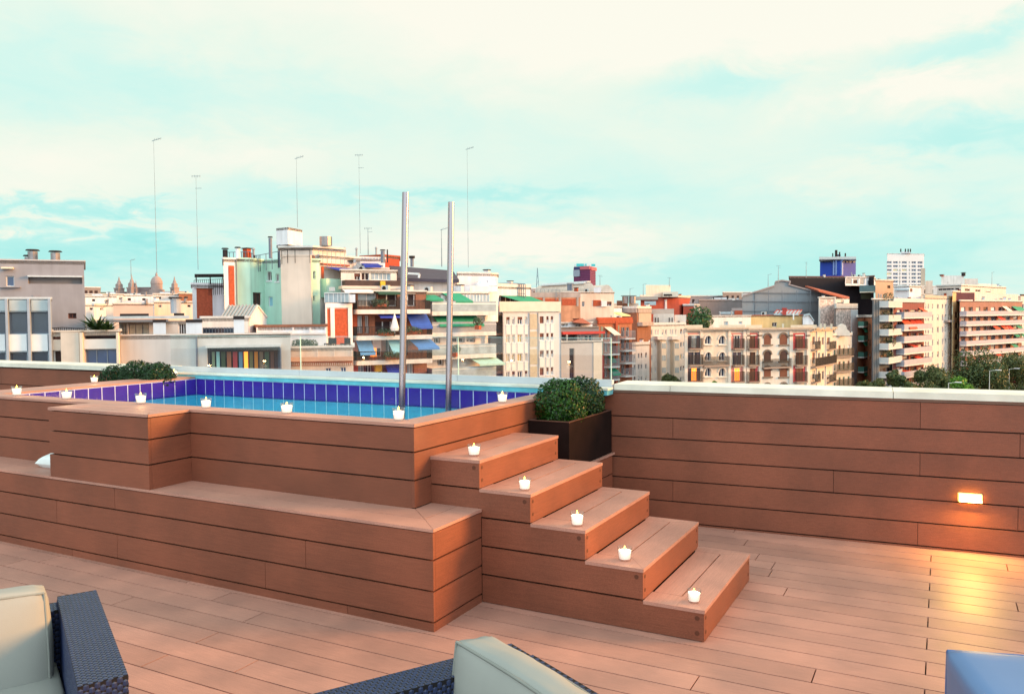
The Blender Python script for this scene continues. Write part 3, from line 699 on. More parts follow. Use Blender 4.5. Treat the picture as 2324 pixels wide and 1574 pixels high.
awG = mat('green_awning', (50, 150, 118), .8, .12, 2); awP = mat('pale_green_awning', (165, 222, 205), .8, .08, 2); awR = mat('red_awning', (215, 70, 60), .8, .12, 2); awC = mat('cream_awning', (240, 222, 190), .8, .08, 2)
litM = mat('lit_window', (255, 170, 70), .5, .0, emit=(255, 130, 40), es=1.6)

W_RNG = random.Random(11)
class Bld:
    """foot = [(photo x, distance) ...] the visible corners from left to right; top = photo (x, y) of the wall head above corner k"""
    def __init__(s, name, label, foot, top, wall, k=0, back=12, cat='building', ex=False, zb=GZ, group=None, roof=None, cope=slabW, copeh=.25, wname='wall', parent=None):
        s.P = [gp(x, D) for x, D in foot]; s.D = foot[0][1]
        s.wall = wall; s.zb = zb; s.wname = wname
        s.zt = s.zat(k, *top); s.zb = (zb if ex else min(zb, s.zt-6.5)) if zb > GZ else GZ; s.holes = {i: [] for i in range(len(foot)-1)}
        c = sum(s.P, Vector((0, 0)))/len(s.P)
        s.root = parent or thing(name, label, cat, (c.x, c.y, zb), group)
        s.back = back; s.roof = roof or roofM; s.cope = cope; s.copeh = copeh
    def zat(s, k, px, py):
        d = ray(*T(px, py)); p = s.P[k]; v = Vector((p.x-CAM.x, p.y-CAM.y)); t = v.length_squared/v.dot(Vector((d.x, d.y))); 
        t = v.length/Vector((d.x, d.y)).length
        return CAM.z+d.z*t
    def edge(s, i):
        a, b = s.P[i], s.P[i+1]; d = b-a; Ln = d.length; d.normalize(); return a, d, Vector((d.y, -d.x)), Ln
    def uz(s, i, px, py, off=0.):
        a, d, n, Ln = s.edge(i); a = a+n*off; r = ray(*T(px, py)); c = Vector((CAM.x, CAM.y))
        t = (a-c).dot(n)/Vector((r.x, r.y)).dot(n); p = CAM+r*t
        return (Vector((p.x, p.y))-a).dot(d), p.z
    def pt(s, i, u, out, z):
        a, d, n, Ln = s.edge(i); p = a+d*u+n*out; return (p.x, p.y, z)
    def bx(s, mb, i, u0, u1, z0, z1, o0, o1, mi=0):
        q = [(u0, o1), (u1, o1), (u1, o0), (u0, o0)]
        mb.hexa([s.pt(i, u, o, z0) for u, o in q]+[s.pt(i, u, o, z1) for u, o in q], mi)
    def box(s, i, px0, py0, px1, py1, out, name, m, ins=.0, parent=None):
        """solid proud of wall i over a photo rectangle (outer face measured at the wall plane)"""
        (u0, z1), (u1, _) = s.uz(i, px0, py0), s.uz(i, px1, py0); z0 = s.uz(i, px0, py1)[1]
        mb = MB(); s.bx(mb, i, u0, u1, z0, z1, -ins, out); return mb.build(name, m, parent or s.root)
    def win(s, i, rects, pane=None, frame=None, name='window', dep=.22, bars=1, sill=None, fr=.07, hb=0, shutter=None):
        for r in rects:
            (u0, z1), (u1, _) = s.uz(i, r[0], r[1]), s.uz(i, r[2], r[1]); z0 = s.uz(i, r[0], r[3])[1]
            s.win_uz(i, u0, u1, z0, z1, pane, frame, name, dep, bars, sill, fr, hb, shutter)
    def win_uz(s, i, u0, u1, z0, z1, pane=None, frame=None, name='window', dep=.22, bars=1, sill=None, fr=.07, hb=0, shutter=None):
            z0 = max(z0, s.zb+.3)
            Ln = s.edge(i)[3]; u0 = max(u0, .05); u1 = min(u1, Ln-.05)
            if u1-u0 < .15 or z1-z0 < .15 or z1 > s.zt: return
            for h in s.holes[i]:
                if u0 < h[1] and u1 > h[0] and z0 < h[3] and z1 > h[2]: return
            s.holes[i].append((u0, u1, z0, z1, dep))
            mb = MB(); p = pane or glassD; f = frame or whiteF
            if shutter is None and frame is not False and name == 'window' and s.D > 70 and p in (glassD, voidM) and W_RNG.random() < .42:
                shutter = (W_RNG.choice([shutB, whiteF, mat('grey_blind', (176, 172, 166), .7), mat('curtain_cream', (222, 208, 184), .8)]), W_RNG.uniform(.25, .8))
            s.bx(mb, i, u0+.001, u1-.001, z0+.001, z1-.001, -dep-.03, -dep+.01, 0)
            if frame is not False:
                a, b = -dep+.01, -dep+.06
                s.bx(mb, i, u0, u0+fr, z0, z1, a, b, 1); s.bx(mb, i, u1-fr, u1, z0, z1, a, b, 1); s.bx(mb, i, u0+fr, u1-fr, z1-fr, z1, a, b, 1); s.bx(mb, i, u0+fr, u1-fr, z0, z0+fr, a, b, 1)
                for q in range(bars):
                    uc = u0+(u1-u0)*(q+1)/(bars+1); s.bx(mb, i, uc-fr/2, uc+fr/2, z0+fr, z1-fr, a, b, 1)
                for q in range(hb):
                    zc = z0+(z1-z0)*(q+1)/(hb+1); s.bx(mb, i, u0+fr, u1-fr, zc-fr/2, zc+fr/2, a, b+.004, 1)
            if sill: s.bx(mb, i, u0-.1, u1+.1, z0-.14, z0-.002, -.02, .12, 2)
            if shutter:
                m_, frac = shutter; s.bx(mb, i, u0+.01, u1-.01, z1-(z1-z0)*frac, z1-.005, -dep+.065, -dep+.1, 3)
            mb.build(name, [p, f, sill or f, shutter[0] if shutter else p], s.root)
    def grid(s, i, xs, ys, ref, **k):
        pick = k.pop('pick', None)
        for a, (y0, y1) in enumerate(ys):
            z1 = s.uz(i, ref, y0)[1]; z0 = s.uz(i, ref, y1)[1]
            for b, (x0, x1) in enumerate(xs):
                kk = dict(k)
                if pick: kk.update(pick(a, b) or {})
                u0 = s.uz(i, x0, y0)[0]; u1 = s.uz(i, x1, y0)[0]; s.win_uz(i, u0, u1, z0, z1, **kk)
    def auto(s, i, floors, fh, z1, n, ww, hh, m0=.06, **k):
        """n regularly spaced windows on each of several floors, heads at z1, z1-fh ..."""
        pick = k.pop('pick', None)
        Ln = s.edge(i)[3]
        for a in range(floors):
            for b in range(n):
                uc = Ln*(m0+(1-2*m0)*(b+.5)/n); kk = dict(k)
                if pick: kk.update(pick(a, b) or {})
                s.win_uz(i, uc-ww/2, uc+ww/2, z1-a*fh-hh, z1-a*fh, **kk)
    def balcony(s, i, px0, px1, py, out=1.1, name='balcony', slab=slabW, rl=rail, rh=1., th=.22, ref=None, solid=False, step=.3):
        """slab whose underside/top sits at photo height py, with a railing"""
        u0 = s.uz(i, px0, py)[0]; u1 = s.uz(i, px1, py)[0]; z = s.uz(i, ref if ref is not None else px0, py)[1]
        s.balc_uz(i, u0, u1, z, out, name, slab, rl, rh, th, solid, step)
    def balc_uz(s, i, u0, u1, z, out=1.1, name='balcony', slab=slabW, rl=rail, rh=1., th=.22, solid=False, step=.3):
        if z < s.zb+1: return
        mb = MB(); s.bx(mb, i, u0, u1, z-th, z, .002, out); b_ = mb.build(name, slab, s.root)
        mb = MB(); t = .05
        if solid:
            s.bx(mb, i, u0, u1, z+.002, z+rh, out-t, out); s.bx(mb, i, u0, u0+t, z+.002, z+rh, .01, out-t); s.bx(mb, i, u1-t, u1, z+.002, z+rh, .01, out-t)
        else:
            s.bx(mb, i, u0, u1, z+rh-.06, z+rh, out-t, out); s.bx(mb, i, u0, u0+t, z+rh-.06, z+rh, .01, out-t); s.bx(mb, i, u1-t, u1, z+rh-.06, z+rh, .01, out-t)
            n = max(2, int((u1-u0)/step))
            for q in range(n+1):
                uc = u0+.02+(u1-u0-.04)*q/n; s.bx(mb, i, uc-.02-s.D*.00016, uc+.02+s.D*.00016, z+.002, z+rh-.061, out-t+.005, out-.01)
            for q in range(1, int(out/step)):
                for ue in (u0+.005, u1-.045): s.bx(mb, i, ue, ue+.04, z+.002, z+rh-.061, q*step, q*step+.04)
        mb.build('railing', rl, b_)
    def awning(s, i, px0, py0, px1, py1, out, m, name='awning', skew=0):
        """cloth from the wall head (py0) down and out to py1"""
        (u0, z1), (u1, _) = s.uz(i, px0, py0), s.uz(i, px1, py0); z0 = s.uz(i, px0, py1, out)[1]
        mb = MB(); t = .03; n = max(2, int((u1-u0)/.8))
        for q in range(n):
            a = u0+(u1-u0)*q/n; b = u0+(u1-u0)*(q+1)/n; g_ = .004*(q % 2)
            p = [s.pt(i, a+skew, out, z0), s.pt(i, b+skew, out, z0), s.pt(i, b, .05, z1), s.pt(i, a, .05, z1)]
            mb.hexa([(x, y, z-t) for x, y, z in p]+p)
            p2 = [s.pt(i, a+skew, out+.01, z0-.22-g_), s.pt(i, b+skew, out+.01, z0-.22-g_), s.pt(i, b+skew, out-.01, z0-.22-g_), s.pt(i, a+skew, out-.01, z0-.22-g_)]
            mb.hexa(p2+[(x, y, z0-.031) for x, y, z in p2])
        mb.build(name, m, s.root)
    def finish(s):
        mb = MB(); C2 = Vector((CAM.x, CAM.y)); bka = (s.P[0]-C2).normalized()*s.back; bkb = (s.P[-1]-C2).normalized()*s.back
        for i in range(len(s.P)-1):
            a, d, n, Ln = s.edge(i)
            H = s.holes[i]; us = sorted({0, Ln, *[h[0] for h in H], *[h[1] for h in H]}); zs = sorted({s.zb, s.zt, *[h[2] for h in H], *[h[3] for h in H]})
            for z0, z1 in zip(zs, zs[1:]):
                run = None
                for u0, u1 in zip(us, us[1:]):
                    uc, zc = (u0+u1)/2, (z0+z1)/2
                    solid = not any(h[0] < uc < h[1] and h[2] < zc < h[3] for h in H)
                    if solid: run = (run[0], u1) if run else (u0, u1)
                    if (not solid or u1 == us[-1]) and run:
                        mb.face([s.pt(i, run[0], 0, z0), s.pt(i, run[1], 0, z0), s.pt(i, run[1], 0, z1), s.pt(i, run[0], 0, z1)]); run = None
            for (u0, u1, z0, z1, dp) in H:
                dp += .03
                for (A, Bq) in (((u0, z0), (u0, z1)), ((u0, z1), (u1, z1)), ((u1, z1), (u1, z0)), ((u1, z0), (u0, z0))):
                    mb.face([s.pt(i, A[0], 0, A[1]), s.pt(i, Bq[0], 0, Bq[1]), s.pt(i, Bq[0], -dp, Bq[1]), s.pt(i, A[0], -dp, A[1])])
        a, b = s.P[0], s.P[-1]; a2, b2 = a+bka, b+bkb
        for (p, q) in ((b, b2), (b2, a2), (a2, a)):
            mb.face([(p.x, p.y, s.zb), (q.x, q.y, s.zb), (q.x, q.y, s.zt), (p.x, p.y, s.zt)])
        mb.build(s.wname, s.wall, s.root)
        ring = [*s.P, b2, a2]
        mb = MB(); mb.prism([(p.x, p.y) for p in ring], s.zt-.3, s.zt-.001); mb.build('roof', s.roof, s.root)
        if s.copeh and 85 < s.D < 330:
            a, b = s.P[0], s.P[-1]; Wd = (b-a).length; n = min(5, int(Wd/4.5))
            for q in range(n):
                t = W_RNG.uniform(.06, .94); c = a.lerp(b, t)+(a-C2).normalized()*W_RNG.uniform(1.2, min(4, s.back*.5)); kind = W_RNG.random(); mb = MB(); h = W_RNG.uniform(.6, 1.5)
                if kind < .4: mb.box(c.x-.35, c.x+.35, c.y-.3, c.y+.3, s.zt, s.zt+h); mb.box(c.x-.45, c.x+.45, c.y-.4, c.y+.4, s.zt+h, s.zt+h+.12, 1); mb.build('chimney', [W_RNG.choice([white_w, cream_w, brick]), darkM], s.root)
                elif kind < .75: mb.tube((c.x, c.y, s.zt), (c.x, c.y, s.zt+h), .12, n=8); mb.tube((c.x, c.y, s.zt+h), (c.x, c.y, s.zt+h+.22), .22, .1, n=8); mb.build('roof_vent', railG, s.root)
                else: mb.box(c.x-.5, c.x+.5, c.y-.2, c.y+.2, s.zt+.1, s.zt+.8); mb.tube((c.x-.1, c.y-.21, s.zt+.45), (c.x-.1, c.y-.25, s.zt+.45), .26, n=12, mi=1); mb.build('air_conditioner', [lgrey_w, darkM], s.root)
        if s.copeh:
            mb = MB()
            for i in range(len(s.P)-1):
                Ln = s.edge(i)[3]; s.bx(mb, i, -.06, Ln+.06, s.zt, s.zt+s.copeh, -.3, .08)
            p, q = a, a2; mb.bar((p.x, p.y, s.zt+s.copeh/2), (q.x, q.y, s.zt+s.copeh/2), .3, s.copeh-.01)
            p, q = b, b2; mb.bar((p.x, p.y, s.zt+s.copeh/2), (q.x, q.y, s.zt+s.copeh/2), .3, s.copeh-.02)
            mb.build('coping', s.cope, s.root)
        return s
    # -- rooftop things, children of the building, seen at photo rectangle
    def rbox(s, px0, py0, px1, py1, D, name, m, dep=3., base=None, turn=0., parent=None):
        a, b = gp(px0, D), gp(px1, D+turn); v = b-a; n = Vector((v.y, -v.x)).normalized()
        r = ray(*T(px0, py0)); l = Vector((r.x, r.y)).length; dist = (a-Vector((CAM.x, CAM.y))).length
        z1 = CAM.z+r.z/l*dist; r2 = ray(*T(px0, py1)); z0 = CAM.z+r2.z/Vector((r2.x, r2.y)).length*dist
        if base is not None: z0 = base
        C2 = Vector((CAM.x, CAM.y)); q = [a, b, b+(b-C2).normalized()*dep, a+(a-C2).normalized()*dep]; mb = MB(); mb.prism([(p.x, p.y) for p in q], z0, z1); return mb.build(name, m, parent or s.root)
    def flue(s, px, py0, py1, D, r=.25, name='chimney', m=None, cap=True):
        a = gp(px, D); zz_ = []
        for py in (py0, py1):
            q = ray(*T(px, py)); zz_.append(CAM.z+q.z/Vector((q.x, q.y)).length*(a-Vector((CAM.x, CAM.y))).length)
        mb = MB(); mb.tube((a.x, a.y, zz_[1]), (a.x, a.y, zz_[0]), r, n=12); o_ = mb.build(name, m or metalC, s.root)
        if cap:
            mb = MB(); mb.tube((a.x, a.y, zz_[0]+.08), (a.x, a.y, zz_[0]+.2), r*1.5, r*1.2, n=12); mb.build('cowl', darkM, o_)
    def railing(s, pts, D, name='roof_railing', m=None, h=1., posts=8, w_=.05):
        """line of photo points at distance D (top rail), posts drop by h"""
        m = m or railG; P = []
        for (x, y) in pts:
            a = gp(x, D); q = ray(*T(x, y)); P.append(Vector((a.x, a.y, CAM.z+q.z/Vector((q.x, q.y)).length*(a-Vector((CAM.x, CAM.y))).length)))
        mb = MB()
        for a, b in zip(P, P[1:]):
            mb.bar(a, b, w_); mb.bar(a-Vector((0, 0, h*.5)), b-Vector((0, 0, h*.5)), w_*.7)
            for q in range(posts+1):
                c = a.lerp(b, q/posts); mb.bar(c-Vector((0, 0, h)), c, w_*.8)
        return mb.build(name, m, s.root)
def P3(px, py, D):
    a = gp(px, D); q = ray(*T(px, py)); return Vector((a.x, a.y, CAM.z+q.z/Vector((q.x, q.y)).length*(a-Vector((CAM.x, CAM.y))).length))

def antenna(px, pyt, pyb, D, label, w_=.07, kind=0, group='thin television aerial masts'):
    t = P3(px, pyt, D); b = P3(px, pyb, D); b.x, b.y = t.x, t.y
    root = thing('antenna_mast', label, 'antenna', b, group)
    H = t.z-b.z; mb = MB(); am = mat('mast_metal', (186, 220, 224), .6, .05, 2)
    seg = 4
    for q in range(seg):
        r = w_*(1-.17*q)/2; z0 = b.z+H*q/seg; z1 = b.z+H*(q+1)/seg; mb.tube((b.x, b.y, z0), (b.x, b.y, z1), r, n=5)
    mb.build('mast', am, root)
    s_ = Vector((RT.x, RT.y, 0)).normalized(); mb = MB(); tp = Vector((b.x, b.y, t.z))
    if kind == 0:
        mb.bar(tp-s_*.2-Vector((0, 0, .15)), tp+s_*.9+Vector((0, 0, .18)), .05)
        for q in range(4): mb.bar(tp+s_*(.1+q*.22)+Vector((0, 0, .04*q-.12)), tp+s_*(.1+q*.22)+Vector((0, 0, .04*q+.14)), .03)
    else:
        mb.bar(tp-s_*.5, tp+s_*.5, .045); mb.bar(tp-s_*.1-Vector((0, 0, H*.13)), tp+s_*.6-Vector((0, 0, H*.13)), .04)
        for q in range(4): mb.bar(tp+s_*(-.45+q*.3)-Vector((0, 0, .15)), tp+s_*(-.45+q*.3)+Vector((0, 0, .12)), .03)
    mb.build('aerial', am, root)

# ---------------- ground
mb = MB(); mb.box(-6000, 6000, -400, 9000, GZ-1, GZ); struct(mb.build('ground', mat('ground_asphalt', (92, 88, 86), .95, .2, .01)))
# ---------------- left group
use('a')
b = Bld('apartment_block', 'plain grey rendered block with three metal flues on its flat roof, far left', [(-420, 70), (175, 72), (740, 74)], (175, 370), grey_w, k=1, back=14, copeh=.12, cope=mat('grey_cope', (188, 184, 190), .6, .05, 2))
b.win(1, [(590, 825, 662, 872)], voidM, shutB); b.win(1, [(243, 512, 712, 570)], mat('grey_recess', (140, 134, 136), .9, .1, 1), False, name='recess', dep=.5)
b.box(1, 243, 498, 715, 512, .35, 'canopy', alu, 0); b.box(1, 285, 668, 345, 686, .04, 'vent', mat('vent_grey', (150, 140, 150), .6))
b.win(0, [(50, 502, 122, 592)], glassB, whiteF, bars=0, name='window'); b.box(0, 18, 428, 120, 442, .6, 'awning', awC); b.box(0, 0, 595, 180, 604, .3, 'ledge', grey_w)
b.flue(300, 292, 378, 76, .42); b.flue(496, 303, 382, 76, .4); b.flue(260, 340, 378, 76, .3); b.railing([(440, 955), (535, 948), (655, 955), (745, 955)], 66, h=1.1, posts=6, m=rail)
b.finish()
b = Bld('office_block', 'office front with pale blue grey fins and dark square windows at the far left', [(-330, 58), (438, 60)], (250, 705), mat('blue_grey_panel', (158, 178, 192), .6, .08, 1), k=0, back=10, copeh=.15, cope=alu)
white_p = mat('white_panel', (228, 232, 236), .5, .05, 1.5); pg_ = mat('pale_grey_panel', (176, 194, 200), .55, .08, 1)
cols = [(-120, 48), (75, 236), (266, 418)]
for (y0, y1) in ((815, 1003), (1163, 1340), (1520, 1700)):
    b.grid(0, [(-310, -140)]+cols, [(y0, y1)], 250, pane=glassD, frame=mat('blue_frame', (90, 104, 130), .5), bars=0, fr=.12, dep=.3)
for x in (-130, 60, 250, 430):
    b.box(0, x-10, 700, x+12, 2200, .35, 'fin', mat('fin_metal', (150, 170, 196), .45, .08, 2), 0)
for (x0, x1) in cols:
    b.box(0, x0+6, 1010, x1-4, 1155, .1, 'spandrel_panel', white_p, 0); b.box(0, x0+6, 712, x1-4, 806, .08, 'spandrel_panel', pg_, 0)
b.finish()
beige = mat('beige_stone', (230, 204, 180), .8, .08, 1.2, stain=.1)
b = Bld('terrace_house', 'beige stone building with wide dark windows and spiky plants on its roof edge', [(440, 60), (1036, 61)], (725, 985), beige, back=12, copeh=.12, cope=beige)
b.win(0, [(735, 1140, 1012, 1400)], glassB, mat('steel_frame', (120, 130, 150), .4), bars=2, dep=.35); b.win(0, [(450, 1148, 530, 1400)], voidM, None, bars=0, dep=.4); b.win(0, [(728, 1020, 1010, 1050)], voidM, False, dep=.5, name='recess'); b.win(0, [(450, 1028, 528, 1054)], shutB, False, dep=.3, name='recess')
b.box(0, 728, 1052, 1010, 1136, .06, 'spandrel', mat('spandrel_white', (222, 214, 206), .7, .06, 1)); b.box(0, 532, 992, 690, 1400, .2, 'pier', beige); b.box(0, 698, 992, 724, 1400, .3, 'pier', mat('pier_light', (236, 214, 186), .8, .05, 1)); b.box(0, 1014, 992, 1034, 1400, .3, 'pier', MATS['pier_light'])
b.finish()
spikeM = leafmat('agave_leaf', (28, 48, 26), (66, 92, 48))
for i, px in enumerate((830, 925)):
    c = P3(px, 985, 61.5); root = thing('agave', ('larger' if i == 0 else 'smaller')+' spiky green plant on the beige building, '+('left of the pair' if i == 0 else 'right of the pair'), 'plant', c, 'spiky plants on the beige building')
    mb = MB()
    for q in range(70):
        t = random.uniform(0, 6.28); e = random.uniform(.15, 1.3); Lf = (2.1 if i == 0 else 1.6)*random.uniform(.7, 1.1)
        d = Vector((math.cos(t)*math.cos(e), math.sin(t)*math.cos(e), math.sin(e)*.8)); sd_ = d.cross(Vector((0, 0, 1))).normalized()*.11
        p0, p1, p2 = c, c+d*Lf*.5, c+d*Lf-Vector((0, 0, .25)); mb.face([p0-sd_*.5, p0+sd_*.5, p1+sd_, p1-sd_]); mb.face([p1-sd_, p1+sd_, p2])
    mb.build('leaves', spikeM, root)
    mb = MB(); mb.lathe([(.01, -.02), (.35, -.0), (.45, .35), (.4, .36), (.01, .3)], (c.x, c.y, c.z-.3), 10); mb.build('pot', terra, root)
pale_g = mat('pale_grey_party_wall', (196, 200, 204), .85, .05, .8, stain=.1)
b = Bld('party_wall_building', 'long pale grey blank wall building with a boxed window of coloured panels', [(1040, 63), (1712, 64), (2515, 66)], (1040, 1022), pale_g, back=8, copeh=.1, cope=slabW)
b.box(0, 1698, 1030, 1712, 2200, .12, 'downpipe', mat('pipe_blue_grey', (110, 120, 145), .5)); use('b')
b.win(1, [(242, 1215, 925, 1500)], glassD, MATS['blue_frame'], bars=0, name='display_window', dep=.5, fr=.15); bf = MATS['blue_frame']
b.box(1, 232, 1200, 938, 1222, .8, 'window_hood', alu); b.box(1, 925, 1222, 938, 1500, .8, 'window_cheek', bf)
cl = [(110, 150, 125), (140, 195, 205), (66, 84, 74), (150, 100, 84), (165, 70, 82), (100, 140, 175), (200, 135, 50), (110, 104, 74), (205, 125, 50), (130, 100, 78), (74, 92, 78), (110, 72, 66)]
x = 278
for q, cc in enumerate(cl):
    wq = (36, 40, 48, 50, 52, 42, 46, 40, 42, 44, 50, 40)[q]
    m_ = litM if q == 6 else mat('coloured_panel_%d' % q, cc, .5, .06, 1)
    (u0, z1), (u1, _) = b.uz(1, x+4, 1262), b.uz(1, x+wq-5, 1262); mb = MB(); b.bx(mb, 1, u0, u1, z1-6, z1, -.42, -.34); mb.build('coloured_panel', m_, b.root); x += wq+6
use('a')
for (x0, x1) in ((1326, 1436), (1612, 1750)):
    b.rbox(x0, 905, x1, 1022, 66, 'chimney', white_w, 1.6); b.rbox(x0-4, 880, x1+4, 905, 65.9, 'chimney_cap', darkM, 1.9)
use('b'); b.rbox(490, 955, 590, 1086, 67, 'chimney', white_w, 1.6); b.rbox(487, 924, 593, 955, 66.9, 'chimney_cap', darkM, 1.9)
b.railing([(200, 1035), (490, 1032)], 68, posts=10, m=MATS['blue_frame'], h=1.3); b.rbox(200, 1040, 486, 1085, 68.5, 'glass_balustrade', glassD, .05)
use('a'); b.finish()
b = Bld('penthouse', 'low white penthouse under a thin grey flat canopy behind the pale grey wall', [(1030, 72), (1620, 73)], (1300, 895), cream_w, back=9, zb=-6, copeh=0)
b.win(0, [(1040, 912, 1100, 1018), (1112, 912, 1290, 1018)], mat('curtain_glass', (206, 196, 168), .5, .15, 3), mat('grey_f2', (120, 120, 130), .5), bars=2)
b.win(0, [(1545, 905, 1612, 1015)], voidM, whiteF, bars=2)
b.rbox(835, 884, 1460, 905, 70, 'canopy_roof', mat('canopy_grey', (120, 120, 128), .6, .1, 1), 6, turn=1); b.rbox(862, 853, 1640, 876, 72.5, 'roof_slab', slabW, 8)
b.rbox(1040, 830, 1290, 852, 74, 'roof_vent', darkM, 1.5); b.rbox(1508, 826, 1598, 846, 74, 'roof_vent', darkM, 1.5); b.flue(1525, 705, 826, 74.5, .45, m=mat('flue_blue', (150, 165, 185), .4, .1, 2))
b.finish()
b = Bld('roof_house', 'cream rooftop block with a glazed balcony strip left of the white greenhouse', [(1745, 74), (2150, 75)], (1745, 870), cream_w, back=8, zb=-7, copeh=.2)
b.finish()
use('b')
# greenhouse gable
root = thing('greenhouse', 'white gabled rooftop shed with a ribbed glass roof slope', 'shed', P3(600, 1020, 82))
g0, g1 = P3(372, 945, 80), P3(640, 940, 80); r0_, r1_ = P3(450, 830, 86), P3(712, 825, 86); e1 = P3(800, 930, 90)
wl_ = [P3(640, 1100, 80), P3(785, 1095, 90)]
mb = MB(); p = [g0, g1, r1_, r0_]; mb.hexa([q-Vector((0, 0, .15)) for q in p]+p); mb.build('roof_glazing', mat('ribbed_glazing', (205, 216, 208), .4, .12, 2), root)
mb = MB()
for q in range(9):
    a = g0.lerp(g1, q/8); c = r0_.lerp(r1_, q/8); mb.bar(a+Vector((0, 0, .08)), c+Vector((0, 0, .08)), .14)
mb.build('glazing_bars', mat('bar_grey', (172, 168, 172), .6), root)
mb = MB(); e1b = Vector((e1.x, e1.y, g1.z)); mb.face([wl_[0], Vector((e1b.x, e1b.y, wl_[0].z)), e1b, r1_-Vector((0, 0, .1)), g1-Vector((0, 0, .12))])
g00 = Vector((g0.x, g0.y, wl_[0].z)); mb.face([g00, wl_[0], g1-Vector((0, 0, .15)), g0-Vector((0, 0, .15))]); mb.build('wall', white_w, root)
mb = MB(); off_ = Vector((FW.x, FW.y, 0))*.01; mb.bar(g1, r1_, .3, .12); mb.bar(r1_, e1b, .3, .12); mb.build('bargeboard', whiteF, root)
# white brick-panel house
use('a')
b = Bld('corner_house', 'white house with a brick panel and black roof pergola, left of the mint block', [(1672, 92), (1945, 95)], (1672, 578), white_w, back=12, zb=-14, copeh=.25, cope=white_w)
b.box(0, 1700, 612, 1838, 870, .06, 'brick_panel', brick); b.box(0, 1686, 606, 1845, 612, .2, 'lintel', brickD); b.win(0, [(1940, 690, 1943, 750)], glassD, None)
b.box(0, 1688, 612, 1699, 870, .09, 'pilaster', white_w); b.box(0, 1839, 612, 1850, 870, .09, 'pilaster', white_w)
b.rbox(1695, 486, 1948, 498, 93, 'pergola_roof', darkM, 5); b.railing([(1690, 540), (1945, 528)], 93.5, m=rail, posts=14, h=1.8)
for x in (1704, 1825, 1935): b.rbox(x, 498, x+10, 572, 93.2, 'pergola_post', darkM, .3)
b.finish()
# mint complex
use('b')
mint = mat('mint_render', (180, 240, 216), .85, .07, .5, stain=.12)
b = Bld('brick_tower', 'narrow white stair tower with a brick strip beside the mint green wall', [(407, 90), (513, 91)], (460, 388), white_w, back=12, copeh=.2, cope=white_w)
b.box(0, 440, 448, 492, 822, .06, 'brick_panel', brick); b.flue(424, 300, 390, 92, .28, m=darkM); b.flue(543, 290, 385, 92, .25, m=white_w); b.box(0, 508, 388, 514, 820, .15, 'downpipe', MATS['pipe_blue_grey']); b.finish()
b = Bld('apartment_block', 'mint green apartment block with a tan lift shaft and rooftop rails', [(514, 92), (655, 92.6), (790, 95.5), (945, 94.8), (948, 93), (1226, 93.4), (1232, 94.4), (1308, 95)], (560, 388), mint, back=16, copeh=.18, cope=mint)
b.win(1, [(672, 700, 752, 820)], voidM, shutB, bars=1); b.win(2, [(804, 505, 848, 592), (886, 528, 918, 600)], voidM, whiteF, bars=1, sill=white_w); b.win(2, [(816, 742, 858, 835)], mat('pale_blue_shutter', (150, 195, 215), .6), whiteF, bars=0)
b.win(6, [(1240, 500, 1262, 575), (1240, 730, 1258, 785)], glassD, whiteF, bars=0); tan = mat('tan_render', (232, 208, 188), .85, .07, .5, stain=.1)
b.box(4, 945, 352, 1226, 1012, .9, 'lift_shaft', tan, 0); b.box(5, 1227, 352, 1240, 1010, .25, 'downpipe', brickD)
b.railing([(425, 325), (540, 322), (655, 318), (700, 355), (750, 350), (920, 316), (940, 312)], 94, posts=3, m=MATS['pipe_blue_grey'], h=1.9, w_=.07)
b.railing([(955, 310), (1010, 300), (1080, 300), (1220, 300)], 92, posts=1, m=rail, h=1.5, w_=.06); b.flue(850, 192, 380, 93, .2, m=MATS['pipe_blue_grey']); b.flue(700, 352, 388, 94, .1, m=rail, cap=False)
b.finish()
b = Bld('roof_house', 'pink cream rooftop plant room under a thin slab, top of the mint block', [(940, 97), (1245, 97), (1560, 101)], (940, 285), mat('pinkish_render', (238, 214, 200), .85, .06, .6, stain=.12), back=9, zb=8, copeh=0)
b.finish(); b.rbox(918, 262, 1250, 280, 96.4, 'roof_slab', slabW, 8); b.rbox(1250, 258, 1555, 276, 96.4, 'roof_slab', slabW, 8, turn=4); b.flue(1371, 178, 262, 98, .75, cap=False); b.flue(1324, 205, 260, 98, .1, cap=False)
b.railing([(1300, 300), (1545, 310)], 97, posts=6, m=railG, h=2)
b = Bld('water_tank', 'white cube water tank standing on top of the rooftop plant room', [(908, 97), (1018, 96), (1152, 99)], (1018, 88), white_w, k=1, back=4, zb=P3(950, 258, 97).z, ex=True, cat='tank', copeh=0); b.finish(); b.box(0, 915, 255, 930, 258, .1, 'foot', darkM)
b = Bld('penthouse', 'cream penthouse with a blue awning over brown brick, right of the mint wall', [(1308, 97), (1568, 101), (1712, 104)], (1308, 352), cream_w, back=9, zb=-12, copeh=.15)
b.win(0, [(1312, 455, 1560, 570)], voidM, brickD, bars=3, dep=1.); b.awning(0, 1345, 458, 1568, 500, 2.2, awB, skew=1.6); b.box(0, 1308, 425, 1568, 440, .3, 'cornice', terra); b.box(0, 1315, 458, 1338, 570, .05, 'brick_panel', brick)
b.box(0, 1308, 572, 1480, 750, 1.0, 'terrace_wall', mint); b.box(0, 1480, 568, 1508, 640, 1.2, 'terrace_pier', cream_w)
b.rbox(1395, 652, 1450, 690, 94, 'air_conditioner', lgrey_w, 1); b.finish()
